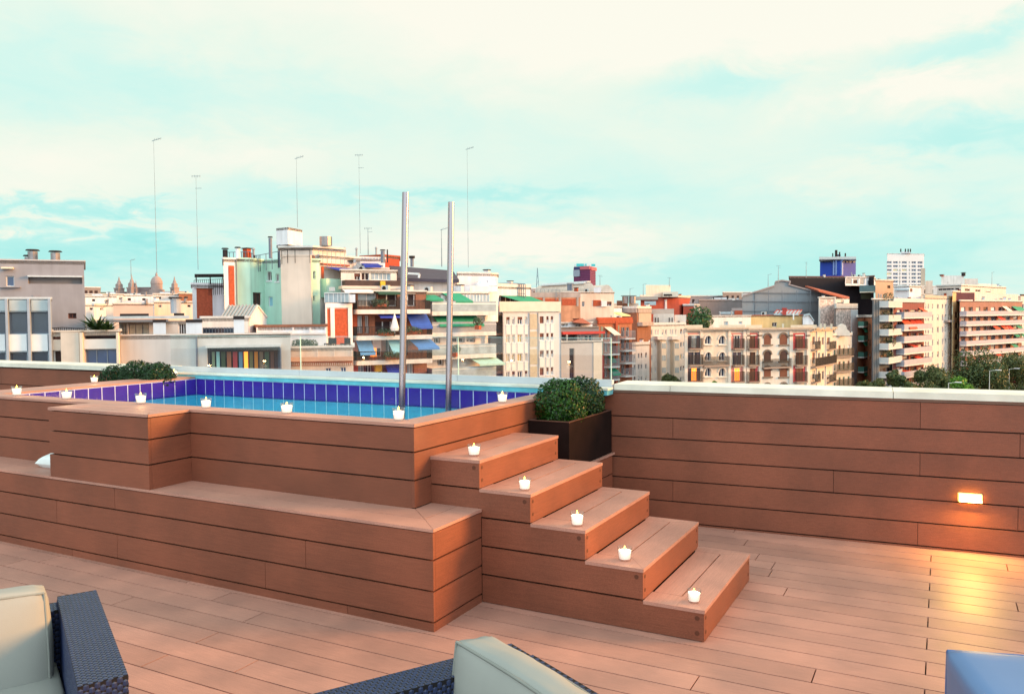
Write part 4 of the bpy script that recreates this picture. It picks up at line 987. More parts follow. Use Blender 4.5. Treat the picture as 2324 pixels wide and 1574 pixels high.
# white balustraded terrace houses in front
b = Bld('town_house', 'white roof terrace house with a pierced parapet below the tan shaft', [(700, 80), (1362, 81)], (700, 1030), white_w, back=10, zb=-12, copeh=.25, cope=brickD)
for x0 in (770, 908, 1068, 1220):
    b.win(0, [(x0+q*15, 1042, x0+q*15+8, 1062) for q in range(8)], mat('grey_pierced', (150, 145, 160), .8), False, dep=.15, name='pierced_opening')
for x in (705, 1045, 1205, 1350): b.box(0, x, 1030, x+14, 1085, .15, 'pier', white_w)
b.box(0, 706, 1088, 1360, 1104, .25, 'cornice', slabW); b.finish()
b = Bld('town_house', 'peach terrace house with a carved frieze and plants on its roof terrace', [(962, 74), (1612, 75)], (1300, 1222), mat('peach_render', (236, 206, 182), .85, .07, .8, stain=.12), back=9, zb=-16, copeh=.18)
for x in (1120, 1280, 1436, 1600): b.box(0, x, 1240, x+5, 1310, .08, 'pier', slabW)
b.box(0, 1005, 1312, 1612, 1352, .5, 'cornice', mat('pink_cornice', (212, 168, 146), .85, .1, 2)); fz = mat('frieze_dots', (190, 120, 98), .85, .1, 3); b.box(0, 1005, 1354, 1612, 1394, .12, 'frieze', fz)
mb = MB()
for q in range(34):
    x = 1012+q*17.7; (u0, z1) = b.uz(0, x, 1364); (u1, z0) = b.uz(0, x+9, 1384); b.bx(mb, 0, u0, u1, z0, z1, .12, .2)
mb.build('frieze_ornament', MATS['peach_render'], b.root)
b.win(0, [(1355, 1412, 1410, 1600), (1498, 1405, 1552, 1600)], glassB, whiteF, bars=1); b.finish()
plantM = leafmat('terrace_plants', (48, 70, 50), (110, 120, 96))
for i, (x0, x1, y, lb) in enumerate(((1060, 1250, 1215, 'row of grey green potted shrubs on the peach roof terrace'),)):
    c = P3((x0+x1)/2, y, 76); root = thing('potted_plants', lb, 'plants', c); mb = MB()
    for q in range(5): leafball(mb, P3(x0+25+q*36, y-18, 76), .55, 260, .09, seed=q)
    mb.build('foliage', plantM, root); mb = MB()
    for q in range(5):
        p = P3(x0+25+q*36, y, 76); mb.box(p.x-.25, p.x+.25, p.y-.25, p.y+.25, p.z-.4, p.z)
    mb.build('pot', terra, root)
for i, px in enumerate((1385, 1405, 1538)):
    c = P3(px, 1200, 75.6); root = thing('garden_chair', ('dark folding chair at the left end', 'dark chair beside the brick pier', 'dark chair with arms at the right end')[i]+' of the peach roof terrace', 'chair', (c.x, c.y, c.z-.3), 'dark chairs on the roof terrace')
    mb = MB(); x, y, z = c.x, c.y, c.z-.3; mb.box(x-.35, x+.35, y-.3, y+.3, z+.4, z+.5); mb.build('seat', darkM, root); mb = MB(); mb.box(x-.35, x+.35, y+.3, y+.36, z+.4, z+1.); mb.build('backrest', darkM, root)
    for a in (-.32, .28):
        for d_ in (-.28, .26): mb = MB(); mb.box(x+a, x+a+.05, y+d_, y+d_+.05, z, z+.4); mb.build('leg', darkM, root)
# ---------------- balcony apartments in the centre
use('c')
b = Bld('apartment_block', 'white gable end with two tall brick panels and a glazed attic, centre left', [(188, 88), (490, 90)], (300, 632), white_w, back=12, copeh=0, k=0)
b.box(0, 205, 702, 240, 1022, .06, 'brick_panel', brick); b.box(0, 290, 702, 442, 1128, .06, 'brick_panel', brick)
for x0, x1 in ((186, 204), (242, 288), (443, 490)): b.box(0, x0, 690, x1, 1300, .14, 'pilaster', white_w)
b.box(0, 186, 640, 490, 690, .16, 'parapet', white_w)
b.finish(); b.rbox(184, 528, 470, 632, 89, 'conservatory', glassL, 4); b.rbox(470, 540, 535, 632, 89, 'chimney', white_w, 3); b.rbox(180, 520, 474, 529, 88.8, 'conservatory_roof', whiteF, 4.4)
for x in (186, 232, 285, 335, 372, 415, 462): b.rbox(x-3, 528, x+5, 632, 88.9, 'glazing_bar', whiteF, .1)
b = Bld('apartment_block', 'brown brick apartments with blue awnings over deep curved balconies, centre', [(490, 92), (1342, 96)], (800, 505), brickD, back=14, copeh=.2, cope=slabW)
FL = ((505, 690), (770, 1000), (1040, 1270), (1310, 1540))
for (y0, y1), xs in zip(FL, (((560, 780), (790, 1010), (1060, 1220)), ((548, 620), (640, 690), (755, 950), (1040, 1100), (1180, 1260)), ((560, 640), (730, 840), (880, 960), (1060, 1130)), ((560, 640), (650, 725), (745, 850), (1120, 1200)))):
    b.grid(0, xs, [(y0+14, y1-14)], 490, pane=voidM, frame=whiteF, bars=1, dep=.5, fr=.12, pick=lambda a, q: ({'pane': glassL} if q % 3 == 0 else {}))
for (y, x1, sl) in ((715, 1320, cream_w), (1010, 1342, slabW), (1290, 1342, slabW), (1560, 1342, slabW)):
    b.balcony(0, 500, x1, y, 2.0, slab=sl, rl=rail, rh=1.05, th=.5, ref=500, step=.16)
b.box(0, 490, 640, 545, 1600, .3, 'brick_pier', brick); b.box(0, 1040, 560, 1060, 1560, 1.2, 'party_screen', white_w)
b.awning(0, 760, 750, 1040, 790, 1.9, awB); b.awning(0, 1110, 762, 1340, 915, 2.2, mat('mid_blue_awning', (64, 96, 180), .8, .1, 2)); b.awning(0, 530, 1040, 700, 1215, 2.1, awL); b.awning(0, 880, 1020, 1030, 1195, 2.5, mat('pale_blue_awning', (140, 195, 215), .8, .08, 2)); b.awning(0, 1105, 1015, 1345, 1155, 2.7, mat('mid_blue_awning2', (78, 126, 196), .8, .1, 2), skew=.6)
b.awning(0, 860, 1300, 1030, 1500, 2.1, awB); b.box(0, 745, 1310, 820, 1420, .6, 'yellow_curtain', mat('yellow_cloth', (225, 180, 60), .8, .1, 3)); b.box(0, 705, 1150, 760, 1250, .4, 'lit_doorway', litM)
b.awning(0, 380, 482, 705, 500, 1.2, whiteF); b.awning(0, 740, 505, 1000, 520, 2, mat('dark_green_awning', (50, 84, 70), .8)); b.finish()
for i, (px, py, lb) in enumerate(((800, 640, 'green planting along the third balcony of the brown brick apartments'), (1190, 950, 'leafy plants under the hanging blue awning of the brown brick apartments'), (880, 970, 'small green plant on the balcony beside the white parasol'), (580, 1240, 'low green plants on the lower balcony below the light blue awning'), (960, 1240, 'row of pots on the lower balcony of the brown brick apartments'))):
    c = P3(px, py, 91.5); root = thing('balcony_plants', lb, 'plants', (c.x, c.y, c.z-.5)); mb = MB()
    for q in range(4): leafball(mb, P3(px-70+q*45, py+random.uniform(-6, 8), 91.5), random.uniform(.35, .55), 160, .09, seed=q+i)
    mb.build('foliage', plantM, root)
    mb = MB(); p0, p1 = P3(px-90, py+22, 91.5), P3(px+85, py+22, 91.5); mb.bar(p0, p1, .4, .35); mb.build('trough', terra, root)
c = P3(980, 985, 91.4); root = thing('parasol', 'closed white parasol on the balcony behind the taller steel pole', 'parasol', (c.x, c.y, c.z-.2)); mb = MB(); mb.tube(c, c+Vector((0, 0, 2.3)), .05, n=6); mb.build('pole', whiteF, root); mb = MB(); mb.lathe([(.45, .3), (.5, .6), (.22, 1.6), (.03, 2.3)], c, 8); mb.build('canopy', whiteF, root)
b = Bld('penthouse', 'cream penthouse floor with white glazed veranda and dark railing, above the brown brick apartments', [(375, 97), (1010, 100)], (600, 265), cream_w, back=9, zb=2, copeh=.15)
b.win(0, [(520, 300, 590, 378), (600, 292, 690, 378)], voidM, whiteF, bars=1); b.win(0, [(705, 292, 935, 378)], glassL, whiteF, bars=4)
b.box(0, 380, 382, 1008, 445, 1.6, 'balustrade', mat('brown_reed', (84, 66, 64), .9, .2, 3)); b.box(0, 340, 447, 1030, 482, 1.8, 'balcony_slab', mat('pink_cream', (236, 206, 188), .8, .08, 1)); b.finish()
mb = MB(); c = P3(798, 430, 98.2)
b.box(0, 770, 395, 822, 468, 1.95, 'hanging_towel', mat('yellow_cloth', (225, 180, 60), .8))
b = Bld('penthouse', 'upper white penthouse with a small blue awning and ragged tiled coping', [(455, 102), (880, 104)], (600, 132), white_w, back=9, zb=6, copeh=.3, cope=cream_w)
b.win(0, [(520, 150, 590, 250)], cream_w, whiteF, bars=0); b.win(0, [(600, 200, 850, 225)], glassB, whiteF, bars=4); b.awning(0, 600, 185, 790, 212, 1.6, awB); b.box(0, 590, 232, 900, 252, 1, 'ledge', slabW); b.rbox(515, 145, 545, 180, 101.4, 'air_conditioner', lgrey_w, .6); b.rbox(455, 152, 520, 160, 101, 'lean_to_roof', darkM, 2)
for x in range(610, 880, 34): b.rbox(x, 120-(x % 3)*3, x+20, 134, 101.8, 'coping_tile', cream_w, .6)
b.finish()
b = Bld('roof_house', 'red brick rooftop house with two cowled flues behind the white penthouse', [(600, 112), (860, 110), (1045, 113)], (860, 100), mat('bright_red_brick', (190, 78, 58), .85, .15, 2), k=1, back=8, zb=10, copeh=.2, cope=brick); b.finish()
b.flue(855, 48, 180, 101, .25, m=MATS['pipe_blue_grey']); b.flue(908, 28, 180, 101, .08, m=darkM, cap=False)
# mansard
root = thing('mansard_house', 'house with a long dark slate mansard roof above a cream wall, between the steel poles', 'building', P3(1300, 500, 104)); sl = mat('slate', (78, 70, 84), .75, .15, 2)
p = [P3(1000, 352, 102), P3(1720, 372, 103), P3(1650, 268, 112), P3(925, 212, 110)]; mb = MB(); mb.hexa([q-Vector((0, 0, .4)) for q in p]+p); rf = mb.build('roof', sl, root)
mb = MB(); A0, B0 = P3(1010, 352, 103), P3(1700, 372, 104); A0.z -= .3; B0.z -= .3; bk_ = Vector((FW.x, FW.y, 0))*9; lo_ = 0
q = [(v.x, v.y) for v in (A0, B0, B0+bk_, A0+bk_)]; mb.prism(q, 4, A0.z-.05); mb.build('wall', cream_w, root)
mb = MB(); mb.bar(P3(1130, 300, 101.5), P3(1270, 308, 101.5), .25); mb.bar(P3(1270, 308, 101.5), P3(1262, 352, 101.5), .25); mb.build('gutter_pipe', whiteF, rf)
t = P3(1187, 128, 104); mb = MB(); mb.tube(P3(1187, 225, 104), t, .22, n=10); fl_ = mb.build('chimney', MATS['pipe_blue_grey'], rf); mb = MB(); mb.tube(t, t+Vector((0, 0, .3)), .38, n=10); mb.build('cowl', darkM, fl_)
# white wing
b = Bld('apartment_block', 'white apartments with green awnings and pale balconies behind the right pole', [(1310, 98), (2042, 103)], (1700, 520), cream_w, back=14, copeh=.2, k=0)
for (y0, y1), xs in zip(((548, 640), (790, 890), (1000, 1095), (1260, 1350), (1480, 1600)), (((1310, 1400), (1420, 1510), (1560, 1720)), ((1340, 1400), (1760, 1900)), ((1430, 1500), (1640, 1780), (1800, 1900)), ((1470, 1540), (1560, 1640)), ((1450, 1550),))):
    b.grid(0, xs, [(y0, y1)], 1500, pane=voidM, frame=whiteF, bars=1, dep=.5, fr=.1)
b.box(0, 1730, 545, 2040, 650, .5, 'glazed_gallery', glassL)
for x in range(1735, 2040, 37): b.box(0, x, 545, x+6, 650, .56, 'glazing_bar', whiteF)
for y, rl_, so in ((735, glassL, True), (970, railG, True), (1225, glassL, True), (1480, glassL, True)):
    b.balcony(0, 1322, 2045, y, 2., slab=slabW, rl=rl_, rh=1.25, th=.5, ref=1500, solid=so); b.box(0, 1322, y-92 if y < 800 else y-85, 2045, y-80, 2.02, 'handrail', whiteF)
b.awning(0, 1245, 545, 1440, 595, 2.2, awG); b.awning(0, 1520, 525, 1720, 615, 2, awG, skew=.8)
b.awning(0, 1400, 775, 1740, 890, 2.2, awG); b.awning(0, 1745, 775, 1900, 885, 2.2, awG); b.awning(0, 1750, 1215, 2040, 1345, 2.8, awP, skew=.9)
for y in range(700, 1500, 250): b.box(0, 1995, y-110, 2010, y+140, .3, 'downpipe', slabW)
b.finish()
for i, (px, py, lb) in enumerate(((1460, 700, 'trailing green plants on the top balcony behind the right pole'), (1930, 850, 'round green plant on the balcony end beside the green awnings'), (1670, 1160, 'small olive plant on the pale balcony right of the pole'))):
    c = P3(px, py, 98); root = thing('balcony_plants', lb, 'plants', (c.x, c.y, c.z-.5)); mb = MB()
    for q in range(2): leafball(mb, P3(px-15+q*30, py, 98), .5, 200, .09, seed=q+i)
    mb.build('foliage', plantM, root); mb = MB(); mb.box(c.x-.3, c.x+.3, c.y-.3, c.y+.3, c.z-.95, c.z-.45); mb.build('pot', terra, root)
use('d')
b = Bld('penthouse', 'white rooftop level with a round white tank and thin mast, right of the slate roof', [(45, 108), (395, 110), (478, 112)], (200, 285), white_w, back=9, zb=5, copeh=.2); b.finish()
b.rbox(180, 420, 475, 485, 104, 'parapet', white_w, 2, turn=2); b.rbox(0, 425, 175, 485, 103, 'parapet', white_w, 2)
c = P3(312, 418, 106); mb = MB(); mb.lathe([(.82, -.6), (.82, 0), (.74, .3), (.52, .55), (.2, .68), (.01, .7)], c, 20); tk = mb.build('tank', white_w, None, smooth=True); tag(tk, 'round white domed tank on the white rooftop right of the slate roof', 'tank')
b.rbox(375, 345, 470, 420, 107.5, 'stair_house', white_w, 4)
b = Bld('apartment_block', 'light grey block with slot windows and ochre blinds, centre', [(355, 118), (522, 121), (528, 114), (1160, 119)], (528, 635), mat('cool_grey_render', (208, 212, 218), .85, .05, .5, stain=.08), k=2, back=14, copeh=0)
wx1 = [(568, 606), (630, 662), (690, 742), (768, 796)]; wx2 = [(930, 974), (1002, 1028), (1050, 1076)]
rowsL = ((757, 840), (950, 1035), (1155, 1240), (1345, 1430))
def pk(a, q):
    if a in (1, 2): return {'pane': shutY}
    return {'shutter': (shutB, .35)} if (a+q) % 2 == 0 else {}
b.grid(2, wx1, rowsL, 690, pane=glassD, frame=whiteF, bars=1, sill=white_w, pick=pk, fr=.1)
b.grid(2, wx2, ((750, 825), (935, 1010), (1120, 1195), (1305, 1385), (1480, 1560)), 1000, pane=glassD, frame=whiteF, bars=1, sill=white_w, fr=.1, pick=lambda a, q: {'shutter': (shutB, 1. if q == 0 and a in (0, 3) else .5)})
strip = mat('tan_brick_strip', (196, 182, 150), .85, .1, 2)
for y0, y1 in ((725, 890), (915, 1080), (1105, 1270), (1295, 1470)): b.box(2, 822, y0, 902, y1, .06, 'brick_strip', strip)
pan = mat('pale_pilaster', (222, 226, 228), .85, .04, 1)
for (x0, x1) in wx1+wx2: 
    for (y0, y1) in ((845, 945), (1040, 1150), (1245, 1340)) if x0 < 850 else ((830, 930), (1015, 1115), (1200, 1300)): b.box(2, x0-3, y0, x1+3, y1, .07, 'spandrel', pan)
for x in (527, 812, 908, 1152): b.box(2, x, 712, x+5, 1500, .12, 'downpipe', railG)
b.box(2, 490, 590, 1150, 702, .25, 'parapet', mat('beige_cope', (224, 214, 196), .85, .06, 1)); 
for y in (720, 930, 1135, 1340): b.balcony(0, 368, 520, y, 1.5, slab=mat('pink_slab', (218, 190, 176), .8, .08, 2), rl=railG, rh=1.2, th=.3, ref=450, step=.25)
for y in (770, 980, 1185): b.win(0, [(372, y, 400, y+85)], voidM, whiteF)
b.finish()
b = Bld('penthouse', 'set back upper storey with a big green awning on the light grey block', [(355, 124), (476, 123), (830, 128)], (476, 430), white_w, k=1, back=7, zb=6, copeh=.5, cope=cream_w)
b.win(0, [(390, 560, 412, 625)], shutB, whiteF, bars=0); b.win(1, [(490, 525, 800, 600)], voidM, whiteF, bars=5, dep=.8); b.awning(1, 500, 525, 640, 590, 3.2, awG, skew=1.5); b.awning(1, 650, 530, 820, 625, 3.4, awG, skew=1.8); b.railing([(480, 395), (620, 392), (775, 402)], 126, posts=8, m=MATS['pipe_blue_grey'], h=3, w_=.12)
b.rbox(500, 395, 585, 435, 128, 'roof_shed', mat('pinkish_render', (238, 214, 200), .85), 3); b.finish()
b = Bld('warehouse_wall', 'old brick party wall patched with grey render behind the light grey block', [(815, 150), (1370, 154)], (1000, 492), mat('patchy_brick', (206, 150, 122), .9, .35, .35, stain=.2), back=9, zb=-5, copeh=.0)
gv = mat('grey_patch', (178, 160, 156), .9, .15, .6, stain=.15)
b.box(0, 815, 492, 1370, 545, .1, 'grey_band', gv); 
for x in (815, 965, 1140, 1330): b.box(0, x, 545, x+20, 640, .08, 'grey_strip', gv)
for x0, x1, y0, y1 in ((870, 960, 555, 600), (990, 1130, 560, 635), (1170, 1320, 560, 632)): b.box(0, x0, y0, x1, y1, .05, 'bare_brick', brick)
b.finish(); b.railing([(815, 455), (1150, 462)], 152, posts=8, m=railG, h=2, w_=.09)
# burgundy tower with a rooftop sign
b = Bld('office_tower', 'distant burgundy office tower with turquoise lettering on top', [(1300, 600), (1478, 590), (1537, 606)], (1478, 212), mat('burgundy_cladding', (124, 52, 98), .5, .06, .02), k=1, back=30, copeh=0)
b.box(0, 1302, 250, 1368, 322, 1, 'pale_panel', mat('pale_panel', (150, 160, 185), .5)); b.box(0, 1312, 216, 1372, 246, 1, 'dark_panel', mat('navy_panel', (62, 60, 110), .5)); b.box(0, 1372, 212, 1478, 246, .8, 'pink_band', mat('pink_band', (205, 100, 110), .5)); b.box(1, 1480, 212, 1537, 248, .8, 'pink_band', MATS['pink_band'])
for q in range(1, 9): b.box(0, 1302, 250+q*17.5, 1478, 252+q*17.5, .3, 'floor_line', mat('burgundy_line', (104, 42, 84), .5)); b.box(1, 1480, 250+q*17.5, 1537, 252+q*17.5, .3, 'floor_line', MATS['burgundy_line'])
sg = mat('turquoise_sign', (70, 200, 205), .5); b.rbox(1330, 180, 1412, 208, 596, 'sign_band', sg, 3); b.rbox(1416, 178, 1446, 209, 596, 'sign_roundel', mat('sign_pale', (170, 215, 225), .5), 3); b.rbox(1426, 186, 1437, 200, 595, 'sign_roundel', sg, 1); b.rbox(1492, 184, 1534, 206, 596, 'sign_band', sg, 3); b.rbox(1466, 172, 1482, 212, 597, 'sign_post', white_w, 3); b.rbox(1306, 188, 1322, 214, 597, 'sign_post', white_w, 3); b.finish()
# cream vaulted rooftops
peach = mat('peach_wall', (240, 210, 186), .85, .07, .6, stain=.12)
def vault(name, label, x0, x1, yt, yb, D, m, lean=.3, glz=None, k='building'):
    root = thing(name, label, k, P3((x0+x1)/2, yb, D)); n = 9; A = []
    for q in range(n+1):
        t = q/n; x = x0+(x1-x0)*t; h = math.sin(math.pi*(.08+.84*t))**.6; A.append(P3(x, yb-(yb-yt)*h, D))
    base0, base1 = P3(x0, yb+60, D), P3(x1, yb+60, D); bk_ = Vector((FW.x, FW.y, 0))*14-Vector((RT.x, RT.y, 0))*10
    mb = MB(); mb.face([base0, base1]+A[::-1]); mb.face([p+bk_ for p in (base0, base1)]+[p+bk_ for p in A[::-1]])
    for a, c in zip([base0]+A, A+[base1]): mb.face([a, c, c+bk_, a+bk_])
    mb.build('shell', m, root)
    if glz:
        mb = MB()
        for q in range(2, 6):
            p_, q_ = A[q]+bk_*.02, A[q]+bk_*.9; mb.bar(p_+Vector((0, 0, .25)), q_+Vector((0, 0, .25)), .9, .2)
        mb.build('skylight', whiteF, root)
    return root
vault('vaulted_roof', 'peach barrel roofed penthouse with white skylight strips, left of the pair', 1410, 1530, 385, 500, 172, peach, glz=1)
vault('vaulted_roof', 'second peach curved gable with a white box window, right of the pair', 1580, 1735, 408, 560, 170, peach)
b = Bld('penthouse', 'long peach rooftop storey under the two curved gables', [(1165, 166), (1735, 170)], (1500, 486), peach, back=10, zb=-3, copeh=.15)
b.win(0, [(1388, 590, 1416, 645), (1655, 592, 1710, 640)], glassD, whiteF, bars=1); b.box(0, 1508, 575, 1590, 640, .1, 'brick_panel', brick); b.box(0, 1592, 585, 1650, 645, .4, 'shed', white_w); b.finish(); b.rbox(1518, 438, 1596, 492, 165, 'roof_box', white_w, 2); b.flue(1247, 402, 470, 168, .35, m=MATS['pipe_blue_grey']); b.flue(1275, 402, 470, 168, .35, m=MATS['pipe_blue_grey'])
b = Bld('town_house', 'whitewashed rough wall house with cream awnings below the peach roofs', [(1158, 171), (1360, 171), (1820, 176)], (1360, 648), white_w, back=9, copeh=.2)
b.win(0, [(1230, 655, 1300, 720)], lgrey_w, False, dep=.3, name='recess'); b.awning(1, 1590, 700, 1700, 755, 2.5, awC, skew=1); b.awning(1, 1700, 705, 1800, 740, 2.5, mat('yellow_awning', (238, 220, 160), .8), skew=1); b.win(1, [(1480, 790, 1540, 840)], glassD, whiteF); b.finish()
b = Bld('office_block', 'plain grey box building with a tall dark slot window and a red edged roof terrace', [(1160, 128), (1604, 131)], (1300, 1028), mat('mid_grey_cladding', (176, 172, 176), .8, .05, .5), back=12, copeh=.12, cope=lgrey_w)
b.win(0, [(1252, 1098, 1306, 1500)], voidM, False, dep=.4); b.box(0, 1510, 1034, 1603, 1700, .1, 'side_panel', mat('beige_panel', (206, 200, 186), .8, .05, 1)); b.finish()
b = Bld('pavilion', 'grey roof terrace storey with a red fascia under a small red tiled hip roof', [(1160, 133), (1570, 136)], (1300, 870), mat('slate_panel', (120, 124, 138), .7, .06, 1), back=9, zb=-11, copeh=0)
b.win(0, [(1165, 950, 1335, 1015)], voidM, False, dep=.8); b.win(0, [(1360, 955, 1390, 1015), (1420, 955, 1500, 1015)], glassD, whiteF); b.box(0, 1158, 918, 1612, 946, .8, 'red_fascia', mat('red_fascia', (190, 66, 66), .7, .1, 2)); b.finish()
b = Bld('roof_house', 'dark windowed white attic under the small red hip roof', [(1160, 138), (1500, 140)], (1300, 822), white_w, back=6, zb=-8, copeh=.15); b.win(0, [(1166, 825, 1205, 860), (1212, 825, 1236, 860), (1318, 840, 1380, 862)], voidM, whiteF); b.finish()
mb = MB(); a0, a1, a2, a3 = P3(1288, 815, 137), P3(1495, 836, 137), P3(1350, 768, 143), P3(1395, 772, 143); mb.face([a0, a1, a3, a2]); mb.face([a1, a1+Vector((FW.x, FW.y, 0))*9, a3]); mb.face([a0+Vector((FW.x, FW.y, 0))*9, a0, a2]); mb.build('tiled_roof', terra, b.root)
# brown apartments
use('d')
b = Bld('apartment_block', 'terracotta brick apartments with curved glass balconies and green blinds', [(1556, 160), (1930, 166)], (1700, 790), mat('orange_brick', (182, 112, 84), .85, .15, 1.5, stain=.12), back=12, copeh=.5, cope=brick)
for q, y in enumerate((985, 1115, 1250, 1390)):
    b.balcony(0, 1800, 1905, y, 1.6, slab=slabW, rl=railG, rh=1.5, th=.3, ref=1800, step=.3); b.balcony(0, 1622, 1738, y+40, 1.6, slab=slabW, rl=railG, rh=1.5, th=.3, ref=1640, step=.3)
    b.win(0, [(1812, y-115, 1850, y-12), (1862, y-115, 1898, y-12), (1632, y-75, 1665, y+20), (1690, y-75, 1728, y+20)], voidM, whiteF)
b.box(0, 1740, 800, 1762, 1600, .4, 'brick_pier', brick); b.box(0, 1766, 850, 1788, 1600, .1, 'green_panel', mat('sage', (140, 150, 120), .8)); b.box(0, 1592, 860, 1612, 1600, .1, 'green_panel', MATS['sage']); b.awning(0, 1625, 865, 1700, 950, 2, awC, skew=.8)
b.awning(0, 1660, 1180, 1710, 1245, 1.5, awG); b.awning(0, 1665, 1310, 1750, 1385, 1.6, awG); b.box(0, 1596, 1170, 1620, 1420, .15, 'red_panel', mat('red_fascia', (190, 66, 66), .7)); b.box(0, 1556, 790, 1930, 830, .3, 'cornice', brick); b.finish()
b = Bld('town_house', 'low cream house with narrow windows right of the terracotta apartments', [(1918, 172), (2118, 176)], (1918, 1062), cream_w, back=10, copeh=.6)
b.grid(0, [(1950, 1968), (1995, 2012), (2026, 2042), (2074, 2092)], ((1150, 1205), (1270, 1325), (1400, 1450), (1520, 1570)), 2000, pane=glassD, frame=whiteF, bars=0); b.finish()
b = Bld('apartment_block', 'brown brick gable block behind the cream art deco building', [(1822, 185), (1985, 182), (2135, 190)], (1900, 665), brickD, k=0, back=14, copeh=.5)
b.box(0, 1826, 668, 1985, 712, .2, 'render_band', gv); b.box(1, 1990, 668, 2135, 712, .2, 'render_band', gv); b.win(1, [(2010, 755, 2030, 810)], voidM, None, bars=0); b.box(1, 1988, 815, 2110, 855, 1.2, 'balcony', gv); b.box(1, 2000, 715, 2135, 815, .1, 'render_panel', mat('mauve_render', (190, 165, 150), .85, .08, .8)); b.finish()
for q, px in enumerate((1858, 1934)): b.flue(px, 535, 610, 186, .75, m=metalC)
b.rbox(1765, 580, 1885, 665, 188, 'roof_house', brickD, 5); b.rbox(1895, 610, 2000, 660, 187, 'roof_house', peach, 5)
# art deco
use('e')
b = Bld('apartment_block', 'pale stone art deco apartments with two stepped bays, left of the ornate block', [(332, 190), (705, 196)], (500, 805), mat('stone_cream', (232, 216, 200), .85, .07, .6, stain=.1), back=14, copeh=.6)
b.grid(0, [(345, 360), (390, 402), (415, 428), (460, 478), (495, 510), (545, 556), (565, 578), (597, 610), (650, 668), (678, 692)], ((850, 905), (985, 1040), (1110, 1165), (1235, 1290), (1350, 1400), (1460, 1510)), 500, pane=glassD, frame=whiteF, bars=0, fr=.14, pick=lambda a, q: ({'pane': shutY} if (a*3+q) % 7 == 0 else {}))
gs_ = mat('tan_stone_band', (196, 178, 150), .85, .08, .8)
for x in (412, 545): b.box(0, x, 960, x+62, 1700, .9, 'bay', gs_)
for x in (418, 552):
    b.box(0, x, 975, x+50, 1700, 1.3, 'bay', mat('bay_cream', (222, 208, 184), .85, .06, .8))
    for y in (990, 1115, 1240, 1360):
        b.box(0, x+6, y, x+22, y+55, 1.36, 'bay_window', glassL); b.box(0, x+28, y, x+44, y+55, 1.36, 'bay_window', glassL)
for x in (375, 525): b.box(0, x, 920, x+95, 955, 1.4, 'balcony', slabW)
b.finish(); b.rbox(372, 690, 585, 800, 194, 'upper_storey', MATS['stone_cream'], 8)
for x in (390, 418, 532, 562): b.rbox(x, 728, x+9, 780, 193.8, 'attic_window', voidM, .2)
b.rbox(210, 640, 585, 692, 197, 'parapet', mat('mauve_render', (190, 165, 150), .85), 8); b.rbox(590, 700, 712, 805, 197, 'upper_storey', MATS['stone_cream'], 8); b.rbox(625, 765, 645, 820, 196.8, 'attic_window', glassD, .2)
# brick cluster with tank
b = Bld('apartment_block', 'red brick block under a peach water tank tower, middle distance', [(240, 225), (640, 232), (752, 242)], (400, 515), mat('deep_red_brick', (192, 86, 68), .85, .12, .6, stain=.1), back=16, copeh=.6, cope=peach)
b.box(0, 488, 540, 506, 700, .3, 'pipe', white_w); b.win(1, [(652, 518, 668, 690)], voidM, None, bars=0); b.finish(); b.rbox(295, 392, 548, 515, 228, 'tank_tower', peach, 9, turn=3); b.rbox(470, 462, 628, 515, 227, 'roof_house', mat('pale_peach', (240, 216, 188), .85, .05, .5), 6); b.rbox(480, 486, 565, 503, 226.8, 'louvre', darkM, .4); b.rbox(190, 512, 420, 545, 224, 'roof_house', mat('mauve_render', (190, 165, 150), .85), 5); b.rbox(280, 560, 400, 600, 215, 'glass_roof', glassL, 4)
b = Bld('apartment_block', 'lower red brick block with a cream end wall beside the water tank tower', [(680, 232), (790, 232), (850, 240)], (700, 605), MATS['deep_red_brick'], back=14, copeh=.5, cope=cream_w); b.box(1, 790, 612, 850, 700, .2, 'render_panel', cream_w); b.finish()
b = Bld('warehouse', 'flat dull grey brown block between the water tank and the big blue grey gable', [(842, 260), (1290, 268)], (1000, 552), mat('dull_grey_brown', (142, 126, 126), .9, .1, .4, stain=.08), back=18, copeh=.5, cope=mat('dull_cope', (170, 150, 150), .8)); b.finish(); b.rbox(990, 515, 1140, 548, 266, 'roof_frame', darkM, 1); b.rbox(1000, 522, 1130, 548, 265.9, 'roof_hut', white_w, 2); b.rbox(1145, 528, 1215, 552, 266, 'roof_hut', cream_w, 3); b.rbox(1283, 475, 1360, 520, 275, 'roof_hut', mat('pinkish_render', (238, 214, 200), .85), 5)
b.rbox(1210, 655, 1292, 700, 200, 'brick_hut', brick, 4); b.rbox(1055, 668, 1200, 692, 200, 'glass_hut', glassL, 4); b.rbox(1180, 630, 1290, 660, 215, 'grey_hut', mat('dull_cope', (170, 150, 150), .8), 4)
